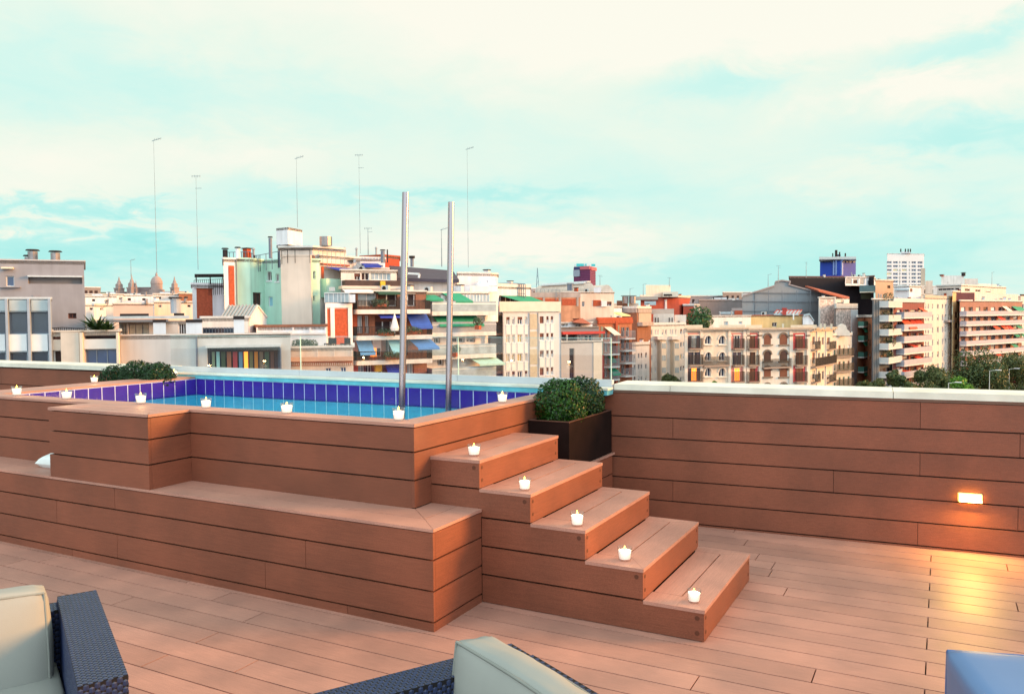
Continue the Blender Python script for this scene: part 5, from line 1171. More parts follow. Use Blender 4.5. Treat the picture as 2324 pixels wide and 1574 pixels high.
# blue grey gable (pentagon)
def gable(name, label, pts, D0, D1, zb, m, back=22, cat='building', ml=None, roofm=None):
    x0, x1 = pts[0][0], pts[-1][0]; root = thing(name, label, cat, P3((x0+x1)/2, pts[0][1], (D0+D1)/2))
    A = [P3(x, y, D0+(D1-D0)*(x-x0)/(x1-x0)) for x, y in pts]; bk_ = Vector((A[0].x+A[-1].x-2*CAM.x, A[0].y+A[-1].y-2*CAM.y, 0)).normalized()*back
    b0_, b1_ = A[0].copy(), A[-1].copy(); b0_.z = b1_.z = zb
    mb = MB(); mb.face([b0_, b1_]+A[::-1]); mb.face([p+bk_ for p in [b1_, b0_]+A]); mb.face([b0_, A[0], A[0]+bk_, b0_+bk_]); mb.face([b1_, b1_+bk_, A[-1]+bk_, A[-1]]); mb.build('wall', m, root)
    mb = MB(); fo = Vector((FW.x, FW.y, 0))*-.4
    for a, c in zip(A, A[1:]): mb.hexa([a+fo, c+fo, c+bk_, a+bk_]+[q+Vector((0, 0, .35)) for q in (a+fo, c+fo, c+bk_, a+bk_)])
    mb.build('roof', roofm or terra, root)
    return root, A
bgrey = mat('blue_grey_render', (134, 146, 160), .85, .06, .15, stain=.06)
gr_, A = gable('gabled_block', 'big windowless blue grey gable wall behind the ornate corner block', [(1290, 510), (1618, 405), (1622, 365), (1690, 350), (1785, 362), (1760, 392), (2100, 485), (2085, 800)], 215, 222, GZ, bgrey, roofm=mat('grey_verge', (150, 140, 150), .8))
mb = MB()
for y in (470, 560, 660): mb.bar(P3(1296, y, 214.8), P3(2075, y+8, 221.6), .15)
for x in (1420, 1560, 1700, 1850, 1990): mb.bar(P3(x, 450, 216), P3(x, 800, 216), .12)
mb.build('panel_joints', mat('joint_grey', (112, 122, 138), .9), gr_)
# ---------------- ornate corner block
use('e')
orn_c = mat('ornate_cream', (228, 208, 184), .85, .07, .6, stain=.12); orn_g = mat('ornate_pale', (222, 214, 202), .85, .06, .6, stain=.1); pinkp = mat('pink_panel', (205, 84, 88), .85, .1, 1.5); orn_t = mat('ornate_trim', (232, 214, 194), .8, .08, 1)
def arch(b, i, x0, x1, y0, y1, pane, trim, frame=whiteF, name='arched_window'):
    """arched window: rectangular opening with a rounded moulding and arched head pieces"""
    (u0, zt), (u1, _) = b.uz(i, x0, y0), b.uz(i, x1, y0); z0 = b.uz(i, x0, y1)[1]; b.win_uz(i, u0, u1, z0, zt, pane=pane, frame=frame, name=name, dep=.3, bars=1, fr=.12)
    mb = MB(); r = (u1-u0)/2; uc = (u0+u1)/2; n = 8; zc = zt-r
    for q in range(n):
        t0 = math.pi*q/n; t1 = math.pi*(q+1)/n
        c0 = (uc+r*math.cos(t0), zc+r*math.sin(t0)); c1 = (uc+r*math.cos(t1), zc+r*math.sin(t1)); w_ = .28
        o0_ = (uc+(r+w_)*math.cos(t0), zc+(r+w_)*math.sin(t0)); o1_ = (uc+(r+w_)*math.cos(t1), zc+(r+w_)*math.sin(t1))
        mb.hexa([b.pt(i, c0[0], .0, c0[1]), b.pt(i, o0_[0], .0, o0_[1]), b.pt(i, o1_[0], .0, o1_[1]), b.pt(i, c1[0], .0, c1[1]), b.pt(i, c0[0], .14, c0[1]), b.pt(i, o0_[0], .14, o0_[1]), b.pt(i, o1_[0], .14, o1_[1]), b.pt(i, c1[0], .14, c1[1])])
        cu = u1 if q < n/2 else u0; pA = b.pt(i, cu, .03, zt); mb.face([pA, b.pt(i, c0[0], .03, c0[1]), b.pt(i, c1[0], .03, c1[1])][::-1])
    mb.build('moulding', trim, b.root); mb = MB(); b.bx(mb, i, u0-.3, u1+.3, z0-.2, z0, .0, .3); mb.build('sill', trim, b.root)
b = Bld('corner_building', 'ornate cream and pink corner block with arched windows and iron balconies', [(690, 150), (1325, 156), (1985, 162), (2225, 176)], (1325, 850), orn_c, k=1, back=18, copeh=.0)
Z0 = b.zt
# pale right section, pilasters, cornice
for i, x0, x1 in ((1, 1452, 1812), (1, 1945, 1985)):
    b.box(i, x0, 868, x1, 1800, .03, 'pale_render', orn_g)
b.holes  # openings below are cut through the pale render as frames stand proud
cols0 = [(0, 745, 835, 'door'), (0, 905, 968, 'arch'), (0, 1048, 1112, 'arch'), (0, 1205, 1262, 'door'), (1, 1355, 1420, 'door'), (1, 1512, 1582, 'arch'), (1, 1675, 1752, 'arch'), (1, 1845, 1912, 'door')]
rows = [(915, 1005, 1040), (1085, 1175, 1210), (1250, 1338, 1380), (1425, 1500, 1550)]
def orn(a, q):
    if q in (5, 6, 4, 7): return shutB if a == 0 or (a == 2) else voidM
    return glassD
for q, (i, x0, x1, kind) in enumerate(cols0):
    for a, (y0, y1, yd) in enumerate(rows):
        if kind == 'arch' and q in (1, 2): arch(b, i, x0, x1, y0, y1, glassD, orn_t)
        elif kind == 'arch':
            (u0, z1), (u1, _) = b.uz(i, x0, y0), b.uz(i, x1, y0); z0 = b.uz(i, x0, y1)[1]; mb = MB(); o = .034
            b.bx(mb, i, u0, u1, z0, z1-.5, o, o+.05, 0); uc = (u0+u1)/2; r = (u1-u0)/2
            for t in range(8):
                t0, t1 = math.pi*t/8, math.pi*(t+1)/8; mb.face([b.pt(i, uc, o+.05, z1-.5), b.pt(i, uc+r*math.cos(t0), o+.05, z1-.5+.9*r*math.sin(t0)), b.pt(i, uc+r*math.cos(t1), o+.05, z1-.5+.9*r*math.sin(t1))])
                c = [(uc+rr_*math.cos(tt), z1-.5+.95*rr_*math.sin(tt)) for rr_, tt in ((r+.05, t0), (r+.3, t0), (r+.3, t1), (r+.05, t1))]
                mb.hexa([b.pt(i, p[0], o, p[1]) for p in c]+[b.pt(i, p[0], .2, p[1]) for p in c], 1)
            b.bx(mb, i, u0-.35, u1+.35, z0-.25, z0-.003, .031, .35, 1); mb.build('arched_window', [orn(a, q), mat('brown_trim', (128, 108, 92), .8, .1, 2)], b.root)
        else:
            if q in (4, 7, 0, 3):
                u_a = b.uz(i, x0-30, y0)[0]; u_b = b.uz(i, x1+30, y0)[0]; zA = b.uz(i, x0, y0-28)[1]; zB = b.uz(i, x0, y0+148)[1]
                b.win_uz(i, u_a, u_b, zB, zA, pane=pinkp if q in (4, 7) else mat('soft_pink_panel', (216, 138, 130), .85, .08, 1.5), frame=False, name='pink_bay', dep=.04)
            (u0, z1), (u1, _) = b.uz(i, x0, y0), b.uz(i, x1, y0); z0 = b.uz(i, x0, yd)[1]; mb = MB(); lit = (a == 2 and q in (0, 3))
            b.bx(mb, i, u0, u1, z0, z1, -.03, .02, 0); e = .1
            for ua in (u0-.05, (u0+u1)/2-.05, u1-.05): b.bx(mb, i, ua, ua+e, z0, z1, .022, .07, 1)
            b.bx(mb, i, u0-.25, u1+.25, z1, z1+.25, -.03, .15, 2)
            if q == 0 or (q == 3 and a == 1): b.bx(mb, i, u0-.3, u0+.4, z0, z1, .03, .1, 3); b.bx(mb, i, u1-.4, u1+.3, z0, z1, .03, .1, 3)
            mb.build('balcony_door', [litM if lit else (glassL if q == 0 and a == 0 else orn(a, q)), whiteF if q in (0, 3) else shutB, orn_t, mat('navy_shutter', (60, 60, 84), .7)], b.root)
            b.balcony(i, x0-22, x1+22, yd+6, .9, slab=mat('balcony_stone', (170, 140, 122), .85, .1, 1), rl=rail, rh=1.9, th=.25, ref=x0, step=.22)
# long first floor balconies
b.balcony(0, 872, 1132, 1222, .8, slab=MATS['balcony_stone'], rl=rail, rh=1.6, th=.3, ref=872, step=.22); b.balcony(1, 1490, 1770, 1240, .8, slab=MATS['balcony_stone'], rl=rail, rh=1.6, th=.3, ref=1490, step=.22)
b.balcony(2, 2000, 2222, 1232, .9, slab=MATS['balcony_stone'], rl=rail, rh=1.7, th=.3, ref=2000, step=.22)
for i, xs in ((0, (692, 850, 1140, 1295)), (1, (1332, 1455, 1772, 1950))):
    for x in xs: b.box(i, x, 862, x+28, 1800, .22, 'pilaster', orn_t); b.box(i, x-5, 905, x+33, 920, .34, 'capital', MATS['brown_trim'] if i else orn_t)
for i, x0, x1 in ((0, 690, 1325), (1, 1325, 1985), (2, 1985, 2225)): b.box(i, x0, 838, x1, 856, .9, 'cornice', mat('cornice_stone', (200, 172, 144), .85, .1, 1)); b.box(i, x0, 856, x1, 870, .5, 'cornice', orn_t)
for q, (x0, x1) in enumerate(((2014, 2040), (2072, 2092), (2112, 2134), (2166, 2196))):
    for a, (y0, y1) in enumerate(((925, 1010), (1090, 1205), (1275, 1370), (1450, 1520))):
        b.win(2, [(x0, y0+q*3, x1, y1)], shutB if a == 0 else voidM, orn_t, bars=0, dep=.25)
for x in (2052, 2145): b.box(2, x, 870, x+9, 1800, .25, 'pilaster', orn_t)
for y in (1055, 1395): b.balcony(2, 2000, 2060, y, .8, slab=MATS['balcony_stone'], rl=rail, rh=1.6, th=.25, ref=2000, step=.25); b.balcony(2, 2150, 2222, y, .8, slab=MATS['balcony_stone'], rl=rail, rh=1.6, th=.25, ref=2150, step=.25)
b.finish()
# parapet blocks along the head
par = mat('parapet_cream', (228, 206, 172), .85, .08, 1)
for (x0, x1, y0, D) in ((695, 880, 805, 151), (1055, 1318, 805, 155), (1330, 1495, 805, 157), (1790, 2060, 805, 161)): b.rbox(x0, y0, x1, 842, D, 'parapet', par, .6, turn=1)
for x in (1700, 2090, 2130, 2200): b.rbox(x, 790, x+22, 845, 162, 'parapet_pier', par, .6)
c = Bld('roof_house', 'plain cream rooftop house with two small windows on the ornate block', [(948, 160), (1380, 164)], (1100, 712), cream_w, back=7, zb=6, copeh=.15); c.win(0, [(1100, 768, 1146, 815), (1252, 768, 1290, 796)], glassL, whiteF, bars=0); c.finish()
c = Bld('roof_house', 'ochre rooftop house with a red ridged skylight on the ornate block', [(1380, 165), (1910, 168)], (1500, 708), mat('ochre_render', (222, 188, 136), .85, .1, .5, stain=.15), back=8, zb=6, copeh=.15, cope=terra)
c.win(0, [(1598, 778, 1648, 822)], voidM, whiteF); c.finish()
mb = MB(); q_ = [P3(1615, 688, 166), P3(1870, 690, 167), P3(1905, 650, 172), P3(1650, 650, 171)]; mb.hexa([p-Vector((0, 0, .3)) for p in q_]+q_); sk_ = mb.build('skylight', glassL, c.root)
mb = MB()
for t in range(8): mb.bar(q_[0].lerp(q_[1], t/7)+Vector((0, 0, .1)), q_[3].lerp(q_[2], t/7)+Vector((0, 0, .1)), .1)
mb.bar(q_[3], q_[2], .3, .2); mb.build('skylight_bars', mat('red_paint', (180, 66, 60), .7), sk_)
c.rbox(1705, 640, 1745, 700, 166, 'chimney', MATS['red_paint'], 1); c.rbox(1698, 628, 1752, 640, 165.9, 'chimney_cap', MATS['red_paint'], 1.2); c.rbox(1812, 680, 1826, 750, 166, 'pipe', whiteF, .3)
gable('glass_shed', 'small glass roofed white shed beside the ochre rooftop house', [(1915, 715), (1975, 700), (2025, 770)], 166, 166, P3(1975, 800, 166).z, white_w, 5, cat='shed', roofm=glassL)
c = P3(850, 745, 160); root = thing('roof_plants', 'bushy green roof plants at the left end of the ornate block', 'plants', (c.x, c.y, c.z-2)); mb = MB(); leafball(mb, c, 2.6, 700, .3, seed=3); leafball(mb, P3(845, 790, 159), 1.8, 300, .3, seed=4); mb.build('foliage', leafmat('roof_tree_leaf', (30, 62, 34), (70, 110, 60)), root); mb = MB(); mb.tube((c.x, c.y, c.z-4), c, .2, n=6); mb.build('stem', bark, root)
# stone textured house + far right of crop e (brick end walls)
use('f')
ston = mat('rubble_pink', (224, 194, 182), .9, .5, 1.6, stain=.1)
b = Bld('party_wall_building', 'tall rubble pink end wall with grey quoins right of the blue grey gable', [(190, 205), (352, 208)], (250, 560), ston, back=12, copeh=.3, cope=lgrey_w); b.box(0, 190, 565, 204, 900, .1, 'quoin', lgrey_w); b.box(0, 340, 565, 356, 900, .1, 'quoin', lgrey_w); b.finish()
b = Bld('party_wall_building', 'lower rubble pink wall with a white stair room beside the tall end wall', [(356, 200), (500, 204), (562, 206)], (356, 660), ston, back=12, copeh=1.2, cope=lgrey_w); b.box(1, 502, 672, 562, 1700, .15, 'render_panel', mat('pale_blue_grey', (200, 206, 214), .8, .05, 1)); b.finish()
c = Bld('roof_house', 'white and peach stair room with a sloping red roof on the gable block', [(355, 214), (485, 218)], (485, 565), cream_w, k=1, back=8, zb=4, copeh=0); c.win(0, [(405, 580, 435, 620)], glassD, whiteF); c.finish()
mb = MB(); q_ = [P3(188, 486, 214), P3(485, 566, 218), P3(485, 548, 226), P3(60, 440, 226)]; mb.hexa([p-Vector((0, 0, .4)) for p in q_]+q_); mb.build('sloping_roof', terra, c.root)
b = Bld('town_house', 'narrow ornate cream house with a curved carved gable and green shutters', [(325, 185), (512, 190)], (325, 925), orn_c, back=12, copeh=.6, cope=orn_t)
b.grid(0, [(338, 352), (382, 402), (422, 442), (470, 488)], ((1015, 1105), (1170, 1250), (1320, 1400), (1480, 1540)), 420, pane=voidM, frame=shutG, bars=0, fr=.3)
for y in (1125, 1270, 1420): b.balcony(0, 335, 500, y, .8, slab=MATS['balcony_stone'], rl=rail, rh=1.8, th=.25, ref=335, step=.25)
b.finish(); mb = MB(); pts = [P3(x, y, 186) for x, y in ((345, 925), (352, 880), (375, 862), (385, 825), (420, 808), (455, 825), (465, 862), (488, 880), (498, 925))]; bb_ = Vector((FW.x, FW.y, 0))*.8
mb.face(pts[::-1]); mb.face([p+bb_ for p in pts])
for a_, c_ in zip(pts, pts[1:]): mb.face([a_, c_, c_+bb_, a_+bb_])
mb.build('carved_gable', orn_t, b.root)
# charcoal block + far towers
b = Bld('apartment_block', 'black clad block with a glazed rooftop box behind the blue grey gable', [(-95, 262), (580, 268), (720, 262)], (300, 352), mat('charcoal_cladding', (40, 31, 38), .8, .1, .3), back=20, copeh=.4, cope=mat('brown_cope', (120, 80, 80), .8)); b.finish()
c = Bld('roof_house', 'white framed glazed rooftop box at the edge of the black block', [(445, 258), (640, 262), (735, 268)], (445, 362), white_w, back=8, zb=P3(445, 442, 258).z, ex=True, copeh=.3); c.win(0, [(452, 375, 510, 430), (522, 375, 575, 430), (590, 375, 635, 440)], voidM, whiteF, bars=0, fr=.3); c.win(1, [(660, 390, 725, 440)], glassL, whiteF); c.finish()
c.rbox(582, 440, 765, 508, 254, 'glazed_terrace', mat('teal_glass', (84, 110, 120), .3, .2, .5), 5); c.rbox(596, 508, 690, 570, 253, 'terrace_opening', mat('dim_green', (62, 66, 50), .8, .2, 1), 3); c.rbox(585, 500, 830, 510, 252, 'terrace_awning', awC, 5, turn=-4)
b = Bld('office_tower', 'distant blue glass tower with a pale technical crown', [(200, 620), (400, 612), (545, 628)], (400, 200), mat('blue_glass_cladding', (46, 72, 172), .6, .1, .03, spec=.2), k=1, back=35, copeh=0)
for i_, (x0, x1) in ((0, (330, 345)), (0, (355, 368)), (1, (405, 415))): b.box(i_, x0, 205 if x0 < 350 else 170, x1, 340, 1., 'lift_rib', mat('pale_blue_rib', (130, 150, 205), .4))
for x in (215, 245, 275, 310): b.box(0, x, 205, x+22, 220, 1.2, 'dark_vent', mat('navy_vent', (40, 50, 90), .4))
for x in (405, 440, 470, 505): b.box(1, x, 205, x+22, 220, 1.2, 'dark_vent', MATS['navy_vent'])
b.finish(); b.rbox(192, 165, 548, 190, 610, 'crown', lgrey_w, 25); b.rbox(205, 190, 540, 200, 616, 'crown_neck', white_w, 20); b.rbox(345, 142, 398, 158, 612, 'roof_plant', MATS['navy_vent'], 4); b.flue(355, 100, 165, 612, .9, m=darkM, cap=False); b.flue(388, 118, 165, 612, .5, m=darkM, cap=False); b.flue(443, 130, 168, 612, .5, m=darkM, cap=False); b.flue(322, 130, 168, 612, .4, m=darkM, cap=False)
b = Bld('office_tower', 'distant white tower block with regular rows of blue windows', [(845, 560), (1200, 566)], (1000, 130), mat('white_cladding', (228, 228, 232), .7, .04, .1), back=30, copeh=.3, cope=white_w)
b.grid(0, [(850, 895), (908, 955), (965, 980), (992, 1042), (1058, 1072), (1085, 1130), (1143, 1192)], [(208+q*37, 230+q*37) for q in range(7)], 1000, pane=glassB, frame=lgrey_w, bars=1, fr=.3, dep=.5, pick=lambda a, q: ({'pane': mat('sunlit_pane', (240, 222, 170), .4)} if (a, q) in ((2, 1), (2, 2), (2, 3), (3, 0)) else {}))
b.finish(); b.rbox(975, 115, 1070, 130, 562, 'roof_plant', white_w, 6)
for x in (975, 1020, 1046, 1068): b.flue(x, 88, 118, 562, .4, m=darkM, cap=False)
# orange brick and balcony towers
obr = mat('orange_brick_wall', (200, 128, 96), .85, .1, .8, stain=.1)
b = Bld('apartment_block', 'narrow orange brick house with green awnings left of the dark ribbed tower', [(565, 200), (632, 206), (705, 200)], (632, 745), obr, k=1, back=12, copeh=.6, cope=cream_w)
b.grid(1, [(641, 656), (674, 690)], ((810, 880), (960, 1020), (1095, 1155), (1235, 1300), (1380, 1430)), 660, pane=glassD, frame=shutB, bars=0)
for y in (800, 935, 1090, 1230): b.balcony(0, 568, 632, y+30, 1.4, slab=slabW, rl=MATS['green_shutter'], rh=1.2, th=.3, ref=600, solid=True); b.awning(0, 580, y, 630, y+90, 1.4, awG) if y != 1090 else None
b.finish()
b = Bld('apartment_tower', 'dark grey ribbed tower edge with stacked white corner balconies', [(706, 190), (775, 191), (905, 200)], (775, 575), mat('dark_rib_cladding', (92, 92, 96), .8, .1, .8), k=1, back=13, copeh=.3)
for x in (715, 730, 745, 760): b.box(0, x, 580, x+6, 1700, .35, 'rib', mat('rib_grey', (126, 128, 132), .7))
for q in range(8):
    y = 640+q*132
    b.win(1, [(785, y-58, 900, y-6)], voidM, whiteF, bars=2, dep=.6); b.balcony(1, 770, 905, y, 2.2, slab=slabW, rl=mat('white_balustrade', (192, 200, 204), .7, .06, 1), rh=1.2, th=.35, ref=840, solid=True)
b.finish()
for i, (x, y) in enumerate(((860, 560), (855, 735), (860, 860), (880, 985), (862, 1110))):
    c = P3(x, y, 193); root = thing('balcony_plants', ('rooftop shrubs at the head of the white corner balconies', 'plant hanging from the top corner balcony', 'red flowered plant on the second corner balcony', 'green plant on the third corner balcony', 'green plant on the fourth corner balcony')[i]+' beside the dark ribs', 'plants', (c.x, c.y, c.z-1)); mb = MB(); leafball(mb, c, 1.3, 220, .2, seed=i); mb.build('foliage', plantM, root); mb = MB(); mb.box(c.x-.5, c.x+.5, c.y-.4, c.y+.4, c.z-1.5, c.z-.8); mb.build('trough', terra, root)
mbk = mat('maroon_brick', (140, 78, 74), .85, .12, .8)
b = Bld('apartment_tower', 'maroon brick apartments with white balconies and red awnings', [(908, 198), (1208, 212)], (908, 600), mbk, back=14, copeh=1.0, cope=mat('white_cope2', (216, 206, 210), .8))
for q in range(7):
    y = 745+q*110+(6 if q else 0)
    b.win(0, [(945, y-72, 990, y-14), (1005, y-72, 1060, y-14), (1075, y-72, 1135, y-14), (1150, y-72, 1195, y-14)], voidM, whiteF, bars=1, dep=.5); b.balcony(0, 935, 1206, y, 2., slab=slabW, rl=mat('lilac_balustrade', (172, 172, 192), .7, .08, .8), rh=1.3, th=.35, ref=1060, solid=True)
b.awning(0, 965, 768, 1040, 855, 2.3, mat('orange_red_awning', (226, 92, 66), .8, .1, 1), skew=1); b.awning(0, 1060, 768, 1105, 838, 1.6, awR); b.awning(0, 1110, 768, 1165, 838, 1.6, awR); b.awning(0, 1045, 1010, 1090, 1030, 1.5, awR); b.awning(0, 1100, 1125, 1155, 1160, 1.8, awR); b.awning(0, 935, 1030, 975, 1110, 2, awC, skew=1); b.awning(0, 1150, 655, 1185, 690, 1.5, MATS['orange_red_awning']); b.awning(0, 965, 1262, 1030, 1285, 1.8, awR)
b.finish()
cb = mat('cream_pink_render', (234, 214, 200), .85, .06, .5, stain=.1)
b = Bld('apartment_block', 'cream block with many small plain windows between the balcony towers', [(1208, 222), (1475, 240)], (1208, 560), cb, back=14, copeh=.8, cope=mat('tan_cope', (206, 186, 164), .8))
b.grid(0, [(1216, 1228), (1240, 1254), (1282, 1294), (1332, 1348), (1378, 1390), (1408, 1420), (1442, 1456)], [(620, 665)]+[(722+q*118, 778+q*118) for q in range(7)], 1330, pane=glassD, frame=cb, bars=0, fr=.12, dep=.3)
b.box(0, 1400, 775, 1460, 792, 1.2, 'balcony', gv); b.finish(); 
b.rbox(1130, 440, 1205, 530, 232, 'roof_house', peach, 5); b.rbox(1170, 275, 1212, 440, 236, 'chimney_stack', mat('tan_stack', (206, 178, 150), .85), 3); b.rbox(1215, 395, 1285, 520, 238, 'roof_house', peach, 4); b.rbox(1290, 455, 1330, 530, 238, 'roof_house', cream_w, 4)
c = Bld('penthouse', 'white glass roofed penthouse in front of the distant white tower', [(915, 225), (1060, 222), (1175, 226)], (1060, 450), white_w, k=1, back=8, zb=6, copeh=.3); c.win(1, [(1070, 470, 1095, 505)], glassD, whiteF); c.finish()
mb = MB(); q_ = [P3(920, 480, 224), P3(1060, 478, 221.6), P3(1060, 440, 226), P3(960, 432, 229)]; mb.hexa([p-Vector((0, 0, .3)) for p in q_]+q_); mb.build('glass_roof', glassL, c.root)
c = Bld('roof_house', 'tan rooftop block with a dark square window behind the dark ribbed tower', [(735, 240), (905, 245)], (800, 392), mat('tan_roof_block', (206, 168, 144), .85, .08, .5), back=8, zb=4, copeh=.4, cope=peach); c.win(0, [(852, 440, 882, 468)], voidM, shutB, bars=0); c.finish()
b = Bld('apartment_block', 'ochre end wall strip with brown shutters beside the long balconied block', [(1478, 236), (1548, 244)], (1478, 500), mat('ochre_strip', (216, 184, 136), .85, .06, .5), back=14, copeh=.4)
b.grid(0, [(1505, 1530)], [(695+q*105, 750+q*105) for q in range(6)], 1517, pane=shutB, frame=shutB, bars=0); b.finish()
b = Bld('apartment_block', 'long brown brick block with continuous white balconies, far right', [(1550, 235), (2150, 262)], (1550, 590), mat('rosy_brick', (170, 120, 108), .85, .1, .5, stain=.08), back=16, copeh=.4)
for q in range(9):
    y = 722+q*93
    b.grid(0, [(x, x+42) for x in range(1562, 2140, 72)], [(y-74, y-16)], 1700, pane=glassD, frame=whiteF, bars=0, dep=.4, fr=.1, pick=lambda a, q_: {'pane': voidM} if q_ % 2 else {})
    b.balcony(0, 1552, 2135, y, 1.8, slab=slabW, rl=MATS['lilac_balustrade'], rh=1.1, th=.4, ref=1700, solid=True)
for (x, y, m_) in ((1880, 722, awR), (1835, 812, MATS['orange_red_awning']), (1915, 812, MATS['orange_red_awning']), (1965, 810, awR), (2050, 640, awG), (2100, 645, awG), (2050, 800, awG), (2030, 885, awG), (2100, 890, awG), (2010, 985, awG), (1955, 640, awC), (1850, 1070, awR)): b.awning(0, x, y, x+42, y+48, 1.8, m_, skew=.5)
b.finish()
b = Bld('penthouse', 'stepped white penthouse storeys on the long balconied block at the far right', [(1320, 262), (1560, 255), (1990, 285)], (1560, 440), cb, k=1, back=10, zb=4, copeh=.4); b.win(0, [(1340, 470, 1545, 490)], voidM, None, bars=4); b.win(1, [(1600, 470, 1650, 495), (1700, 480, 1750, 500), (1800, 480, 1850, 505)], voidM, None); b.finish()
b.rbox(1368, 345, 1585, 440, 268, 'roof_house', cream_w, 6); b.rbox(1590, 375, 1720, 440, 272, 'roof_house', cb, 6); b.rbox(1720, 425, 1915, 470, 280, 'roof_house', cream_w, 6, turn=8); b.rbox(1500, 510, 1690, 590, 240, 'set_back_storey', mbk, 4); b.rbox(1700, 520, 2110, 600, 250, 'set_back_storey', cb, 4, turn=14); b.flue(1580, 320, 350, 268, .6, m=darkM); b.flue(1372, 340, 352, 268, .6, m=brick)
b = Bld('apartment_block', 'pinkish block at the extreme right edge beyond the long balconies', [(2135, 300), (2330, 310)], (2135, 535), cb, back=14, copeh=.4, cope=darkM); b.grid(0, [(2150, 2168), (2190, 2210)], [(620+q*80, 660+q*80) for q in range(6)], 2150, pane=glassD, frame=whiteF, bars=0); b.finish()

# ---------------- distant left roofs, hill, palace
use('a')
hl = mat('hill_scrub', (78, 88, 72), .95, .25, .01)
mb = MB()
hx = [(-600, 650), (300, 640), (760, 640), (1000, 645), (1250, 652), (1500, 655), (1800, 664), (2600, 680), (3800, 700)]
for (x0, y0), (x1, y1) in zip(hx, hx[1:]):
    a, c = P3(x0, y0, 1750), P3(x1, y1, 1750); a2, c2 = P3(x0, y0, 1500), P3(x1, y1, 1500); a2.z = c2.z = GZ+.5; mb.face([a2, c2, c, a]); a3, c3 = a.copy(), c.copy(); o_ = Vector((FW.x, FW.y, 0))*400; a3 += o_; c3 += o_; a3.z = c3.z = GZ; mb.face([a, c, c3, a3])
struct(mb.build('hill', hl))
palM = mat('palace_stone', (176, 144, 138), .85, .15, .02); palD = mat('palace_stone_dark', (150, 122, 122), .85, .1, .02)
pal = thing('palace', 'domed stone palace with four pointed towers on the far hill', 'palace', P3(1300, 655, 1500))
def tower(px, yt, yb, wpx, name='tower'):
    base = P3(px, yb, 1500); top = P3(px, yt, 1500); H = top.z-base.z; W = (P3(px+wpx, yb, 1500)-P3(px, yb, 1500)).length/2
    mb = MB(); mb.box(base.x-W, base.x+W, base.y-W, base.y+W, base.z-12, base.z+H*.28); mb.box(base.x-W*1.15, base.x+W*1.15, base.y-W*1.15, base.y+W*1.15, base.z+H*.28, base.z+H*.33)
    mb.box(base.x-W*.72, base.x+W*.72, base.y-W*.72, base.y+W*.72, base.z+H*.33, base.z+H*.55); mb.lathe([(W*.85, H*.55), (W*.6, H*.62), (W*.5, H*.7), (W*.28, H*.78), (W*.22, H*.86), (W*.05, H)], base, 10)
    o_ = mb.build(name, palM, pal); mb = MB()
    for sx_ in (-.5, .1): mb.box(base.x+sx_*W, base.x+(sx_+.4)*W, base.y-W-.3, base.y-W-.05, base.z+H*.05, base.z+H*.22)
    mb.build('tower_opening', palD, o_)
tower(1040, 508, 655, 58); tower(1150, 492, 655, 58); tower(1520, 505, 650, 50); tower(1186, 540, 655, 22)
dc = P3(1365, 655, 1510); dr_ = (P3(1425, 655, 1510)-dc).length
mb = MB(); Hd = P3(1365, 470, 1510).z-dc.z; mb.lathe([(dr_*1.05, -10), (dr_*1.05, Hd*.18), (dr_*.78, Hd*.2), (dr_*.78, Hd*.45), (dr_*.84, Hd*.46), (dr_*.78, Hd*.58), (dr_*.6, Hd*.72), (dr_*.3, Hd*.8), (dr_*.16, Hd*.82), (dr_*.16, Hd*.9), (dr_*.03, Hd)], dc, 20); mb.build('dome', palM, pal)
mb = MB(); a, c = P3(1185, 600, 1515), P3(1310, 600, 1515); mb.prism([(p.x, p.y) for p in (a, c, c+Vector((FW.x, FW.y, 0))*20, a+Vector((FW.x, FW.y, 0))*20)], GZ, a.z); mb.build('hall', palD, pal)
mb = MB(); a, c = P3(1010, 640, 1512), P3(1555, 640, 1512); mb.prism([(p.x, p.y) for p in (a, c, c+Vector((FW.x, FW.y, 0))*40, a+Vector((FW.x, FW.y, 0))*40)], GZ, a.z); mb.build('hall', palM, pal)
LR = [(745, 1010, 680, 210, white_w, 'white low roofed house far behind the beige building, first of the distant left roofs'), (865, 1075, 662, 230, cream_w, 'cream house with a grey lean-to roof below the palace towers'), (1075, 1330, 672, 240, white_w, 'white distant house with a brown hut under the palace'),
      (1330, 1560, 660, 230, slabW, 'pale distant house with a flat canopy right below the palace dome'), (1555, 1680, 655, 225, brickD, 'tan distant house right of the flat canopy roof'), (745, 985, 755, 150, cream_w, 'ochre rooftop with a bare wall at the left of the distant roofs'),
      (985, 1330, 745, 140, mat('dusty_pink', (206, 176, 168), .85, .08, .5), 'dusty pink blank rooftop wall in the left distance'), (1340, 1672, 730, 150, peach, 'peach flat roof with yellow trellis in the left distance'), (815, 920, 755, 120, white_w, 'small white stair room at the left of the dusty pink wall')]
for x0, x1, y, D, m_, lb in LR:
    c = Bld('distant_house', lb, [(x0, D), (x1, D+4)], (x0, y), m_, back=12, copeh=.25, cope=slabW)
    xs = list(range(int(x0)+random.randint(25, 60), int(x1)-40, random.randint(90, 150))); c.grid(0, [(x, x+30) for x in xs], [(y+22, y+45)], x0, pane=voidM, frame=whiteF, bars=0, dep=.3) if m_ not in (MATS.get('dusty_pink'),) else None
    c.finish()
    if x1-x0 > 200: c.rbox(x0+60, y-18, x0+150, y, D+4, 'roof_hut', white_w, 3); c.flue(x1-60, y-32, y, D+3, .25)
use('D')
